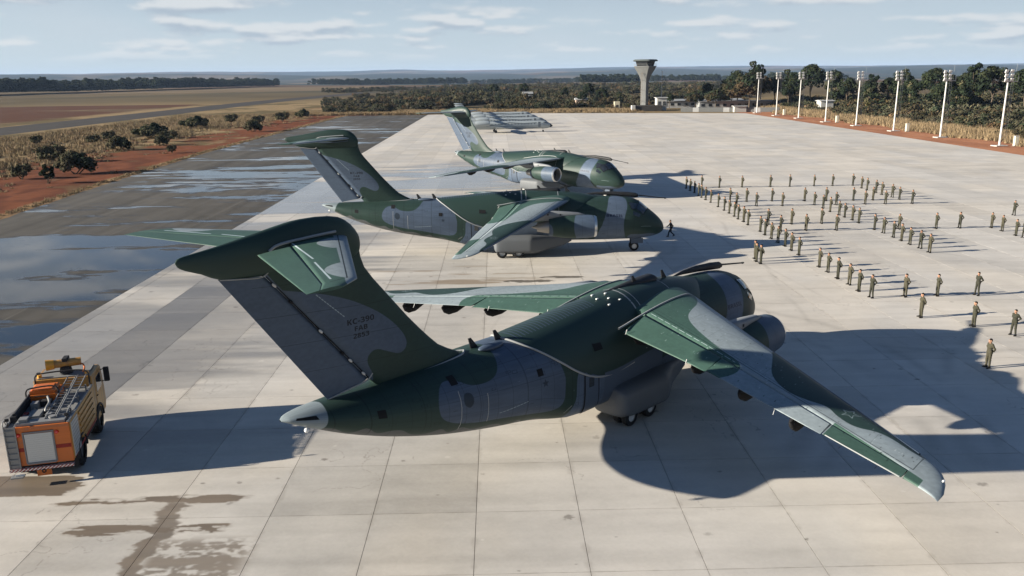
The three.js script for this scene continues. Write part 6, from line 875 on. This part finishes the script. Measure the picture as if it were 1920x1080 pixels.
// masses nobody could count
function scatter(name, label, category, geo, m, spots, tintFn) {
  const o = new THREE.InstancedMesh(geo, m, spots.length), q = new THREE.Object3D(), c = new THREE.Color();
  spots.forEach(([x, d, sx, sy, ry, y = -0.04], i) => { q.position.copy(P(x, d, y)); q.scale.set(sx, sy, sx); q.rotation.set(0, ry, 0); q.updateMatrix(); o.setMatrixAt(i, q.matrix); const t = tintFn ? tintFn(i) : [1, 1, 1]; o.setColorAt(i, c.setRGB(...t)); });
  o.name = numbered(name); o.castShadow = o.receiveShadow = true; scene.add(o); return tag(o, label, category, null, 'stuff');
}
{
  const r = rng(555), shrub = (seed, cols, h, w, n, per, leaf) => { const q = rng(seed), c = []; for (let i = 0; i < n; i++) { const a = q() * 6.28, t = Math.sqrt(q()) * w; c.push([Math.cos(a) * t, h * (0.25 + 0.6 * q() * (1.05 - 0.5 * t / w)), Math.sin(a) * t, w * (0.28 + q() * 0.2)]); } return leafCloud(q, c, per, leaf, cols); };
  const sh1 = shrub(31, cerrado, 3.0, 2.0, 14, 46, 0.20), sh2 = shrub(32, [...deep, ...cerrado.slice(0, 3)], 3.4, 2.0, 14, 46, 0.20);
  const tf = () => { const k = 0.6 + r() * 0.9, w = r() * r(); return [k * (0.95 + 0.55 * w), k, k * (0.85 + 0.3 * (1 - w))]; };
  // scrub beyond the far end of the apron
  const A = [], B = []; let guard = 0;
  while (A.length + B.length < 9000 && guard++ < 60000) {
    const d = 385 + Math.pow(r(), 1.5) * 900, x = lerp(-0.205, 0.30, r()) * d; const rx = runwayX(Math.min(d, 900));
    if (d < 900 && x < rx + 28 + 110 * noise(d / 45, 3, 501) * r()) continue; if (d < 410 && x > 58 && x < 130) continue; if (x > 92 && d < 430) continue; if (d < 398 && x > -20 && x < 66) continue; if (Math.abs(x - 21) < 5 && d > 520 && d < 545) continue;
    if (fbm(x / 34, d / 60, 3, 503) < 0.46) continue;
    const big = (0.35 + Math.pow(r(), 3) * 1.5 + 0.45 * fbm(x / 25, d / 40, 2, 505)) * lerp(0.62, 1, sstep(386, 470, d)) * lerp(0.6, 1, sstep(-95, -50, x)); if (r() > lerp(0.35, 1, sstep(386, 430, d + 14 * noise(x / 9, 1, 509)))) continue; (fbm(x / 30, d / 60, 3, 507) + (r() - 0.5) * 0.5 < 0.5 ? A : B).push([x, d, big * (0.75 + r() * 0.4), big * (0.75 + r() * 0.6), r() * 6.28]);
  }
  scatter('scrub', 'grey-green savanna scrub covering the land beyond the apron', 'scrub', sh1, leafM, A, tf); scatter('scrub', 'darker green scrub mixed through the land beyond the apron', 'scrub', sh2, leafM, B, tf);
  // scrub behind the masts
  const C = [], D = []; guard = 0;
  while (C.length + D.length < 2600 && guard++ < 40000) { const d = 150 + r() * 260, x = 122 + Math.pow(r(), 0.9) * 130; if (x > d * 0.72 + 14) continue; if (x < 124 + 9 * noise(d / 14, 2, 511)) continue; if (Math.abs(x - 137) < 4 && d > 320 && d < 350) continue; const big = (0.7 + r() * 0.9) * lerp(0.75, 1.35, sstep(124, 150, x)); (r() < 0.55 ? C : D).push([x, d, big * (0.85 + r() * 0.4), big * (0.8 + r() * 0.4), r() * 6.28]); }
  scatter('scrub', 'olive scrub thicket behind the floodlight masts', 'scrub', sh1, leafM, C, tf); scatter('scrub', 'dark green thicket behind the floodlight masts', 'scrub', sh2, leafM, D, tf);
  // woodland on the far left and small woods towards the horizon
  const wq = rng(61), wc = crownClumps(wq, 14, 3.6, 'tall'), wood = mergeGeometries([leafCloud(wq, wc.slice(0, 20), 26, 0.62, deep)]);
  const L = [];
  for (let i = 0; i < 2600; i++) { const t = Math.pow(r(), 0.8), x0 = lerp(-640, -420, t), d0 = lerp(720, 1720, t), off = r() * 90, a = 0.95; const x = x0 - off * 0.9 - 20 * noise(t * 40, 1, 521), d = d0 + off * 0.35; if (noise(t * 70, off / 40, 523) < 0.22) continue; const s = (0.45 + 0.75 * noise(t * 45, 4, 522) + 0.45 * r() * r()) * lerp(1, 0.9, t); L.push([x, d, s * (0.9 + r() * 0.5), s, r() * 6.28, height(x, d)]); }
  scatter('woodland', 'dark wood along the far side of the field on the left', 'woodland', wood, leafM, L, () => { const k = 0.75 + r() * 0.5; return [k, k, k * 0.95]; });
  const Fw = []; for (const [cx, cd, w, n] of [[-270, 2300, 70, 90], [-170, 2100, 40, 60], [-120, 2050, 50, 80], [210, 1500, 60, 90], [310, 2300, 90, 120], [-420, 2600, 90, 110], [430, 1900, 80, 90], [120, 2600, 140, 140], [-60, 2900, 200, 160], [700, 2300, 120, 130], [980, 2700, 150, 130], [560, 1500, 60, 80], [-330, 2050, 120, 120]]) for (let i = 0; i < n; i++) { const x = cx + (r() - 0.5) * 2 * w, d = cd + (r() - 0.5) * 60; Fw.push([x, d, 1.2 + r() * 0.6, 0.7 + r() * 0.5, r() * 6.28, height(x, d)]); }
  scatter('woodland', 'scattered far copses toward the blue horizon', 'woodland', wood, leafM, Fw, () => { const k = 0.8 + r() * 0.4; return [k, k, k]; });
  // dry grass
  const tuft = seed => { const q = rng(seed), pos = [], col = [], nor = [], idx = []; for (let i = 0; i < 34; i++) { const a = q() * 6.28, t = Math.sqrt(q()) * 0.55, x = Math.cos(a) * t, z = Math.sin(a) * t, h = 0.4 + q() * 0.6, ln = (q() - 0.5) * 0.5, lz = (q() - 0.5) * 0.5, w = 0.028 + q() * 0.03, b = q() * 6.28, base = pos.length / 3, k = 0.75 + q() * 0.5, c = q() < 0.8 ? [0.25, 0.19, 0.118] : [0.17, 0.135, 0.08]; for (const [u, v] of [[-1, 0], [1, 0], [0, 1]]) { pos.push(x + Math.cos(b) * w * u + ln * v, h * v, z + Math.sin(b) * w * u + lz * v); nor.push(-Math.sin(b), 0.2, Math.cos(b)); col.push(c[0] * k, c[1] * k, c[2] * k); } idx.push(base, base + 1, base + 2); } const g = new THREE.BufferGeometry(); g.setAttribute('position', new THREE.Float32BufferAttribute(pos, 3)); g.setAttribute('normal', new THREE.Float32BufferAttribute(nor, 3)); g.setAttribute('color', new THREE.Float32BufferAttribute(col, 3)); g.setIndex(idx); return g; };
  const G = []; guard = 0;
  while (G.length < 5600 && guard++ < 120000) { const d = 95 + Math.pow(r(), 0.8) * 290, off = Math.pow(r(), 0.7) * 78, x = table(shoulderEdge, Math.min(d, 380), 1) - off; if (x < runwayX(d) + 19 && d > 200) continue; const belt = sstep(15, 32, off + (fbm(x / 14, d / 22, 3, 531) - 0.5) * 26); if (r() > 0.05 + belt * 0.95) continue; if (fbm(x / 6, d / 9, 3, 533) < 0.40 && r() < 0.8) continue; const s = 0.5 + r() * 0.8; G.push([x, d, s * 1.5, s * (0.45 + 0.55 * belt), r() * 6.28]); }
  for (let i = 0; i < 900; i++) { const d = 60 + r() * 300, x = table(shoulderEdge, Math.min(d, 380), 1) - 0.3 - r() * 1.5, s = 0.35 + r() * 0.4; G.push([x, d, s, s * 0.7, r() * 6.28]); }
  scatter('dry_grass', 'tall straw-coloured grass beside the asphalt on the left', 'grass', tuft(41), leafM, G, () => { const k = 0.75 + r() * 0.5; return [k, k * (0.94 + r() * 0.1), k * 0.95]; });
  const G2 = []; for (let i = 0; i < 5200; i++) { const d = 150 + Math.pow(r(), 1.2) * 230, x = 117 + Math.pow(r(), 0.8) * 14 + (fbm(d / 12, 3, 3, 541) - 0.5) * 12; if (x < 114.5) continue; const s = 0.7 + r() * 0.9; G2.push([x, d, s * 1.3, s * (0.7 + 0.9 * sstep(116, 124, x)), r() * 6.28]); }
  scatter('dry_grass', 'straw-coloured grass between the light masts and the thicket', 'grass', tuft(42), leafM, G2, () => { const k = 0.7 + r() * 0.45; return [k, k * 0.96, k * 0.9]; });
  const G3 = []; guard = 0; while (G3.length < 6000 && guard++ < 50000) { const x = -100 + r() * 165, e = x > farLeft ? farEdge(x) : 368, d = e + 3 + Math.pow(r(), 1.4) * 34; if (x > 0 && d < e + 16 + 8 * noise(x / 10, 3, 551) && r() < 0.94) continue; const s = 0.7 + r() * 0.9; G3.push([x, d, s * 1.4, s, r() * 6.28]); }
  scatter('dry_grass', 'straw-coloured grass along the far end of the apron', 'grass', tuft(43), leafM, G3, () => { const k = 0.7 + r() * 0.45; return [k, k * 0.96, k * 0.9]; });
}
renderer.render(scene, camera);
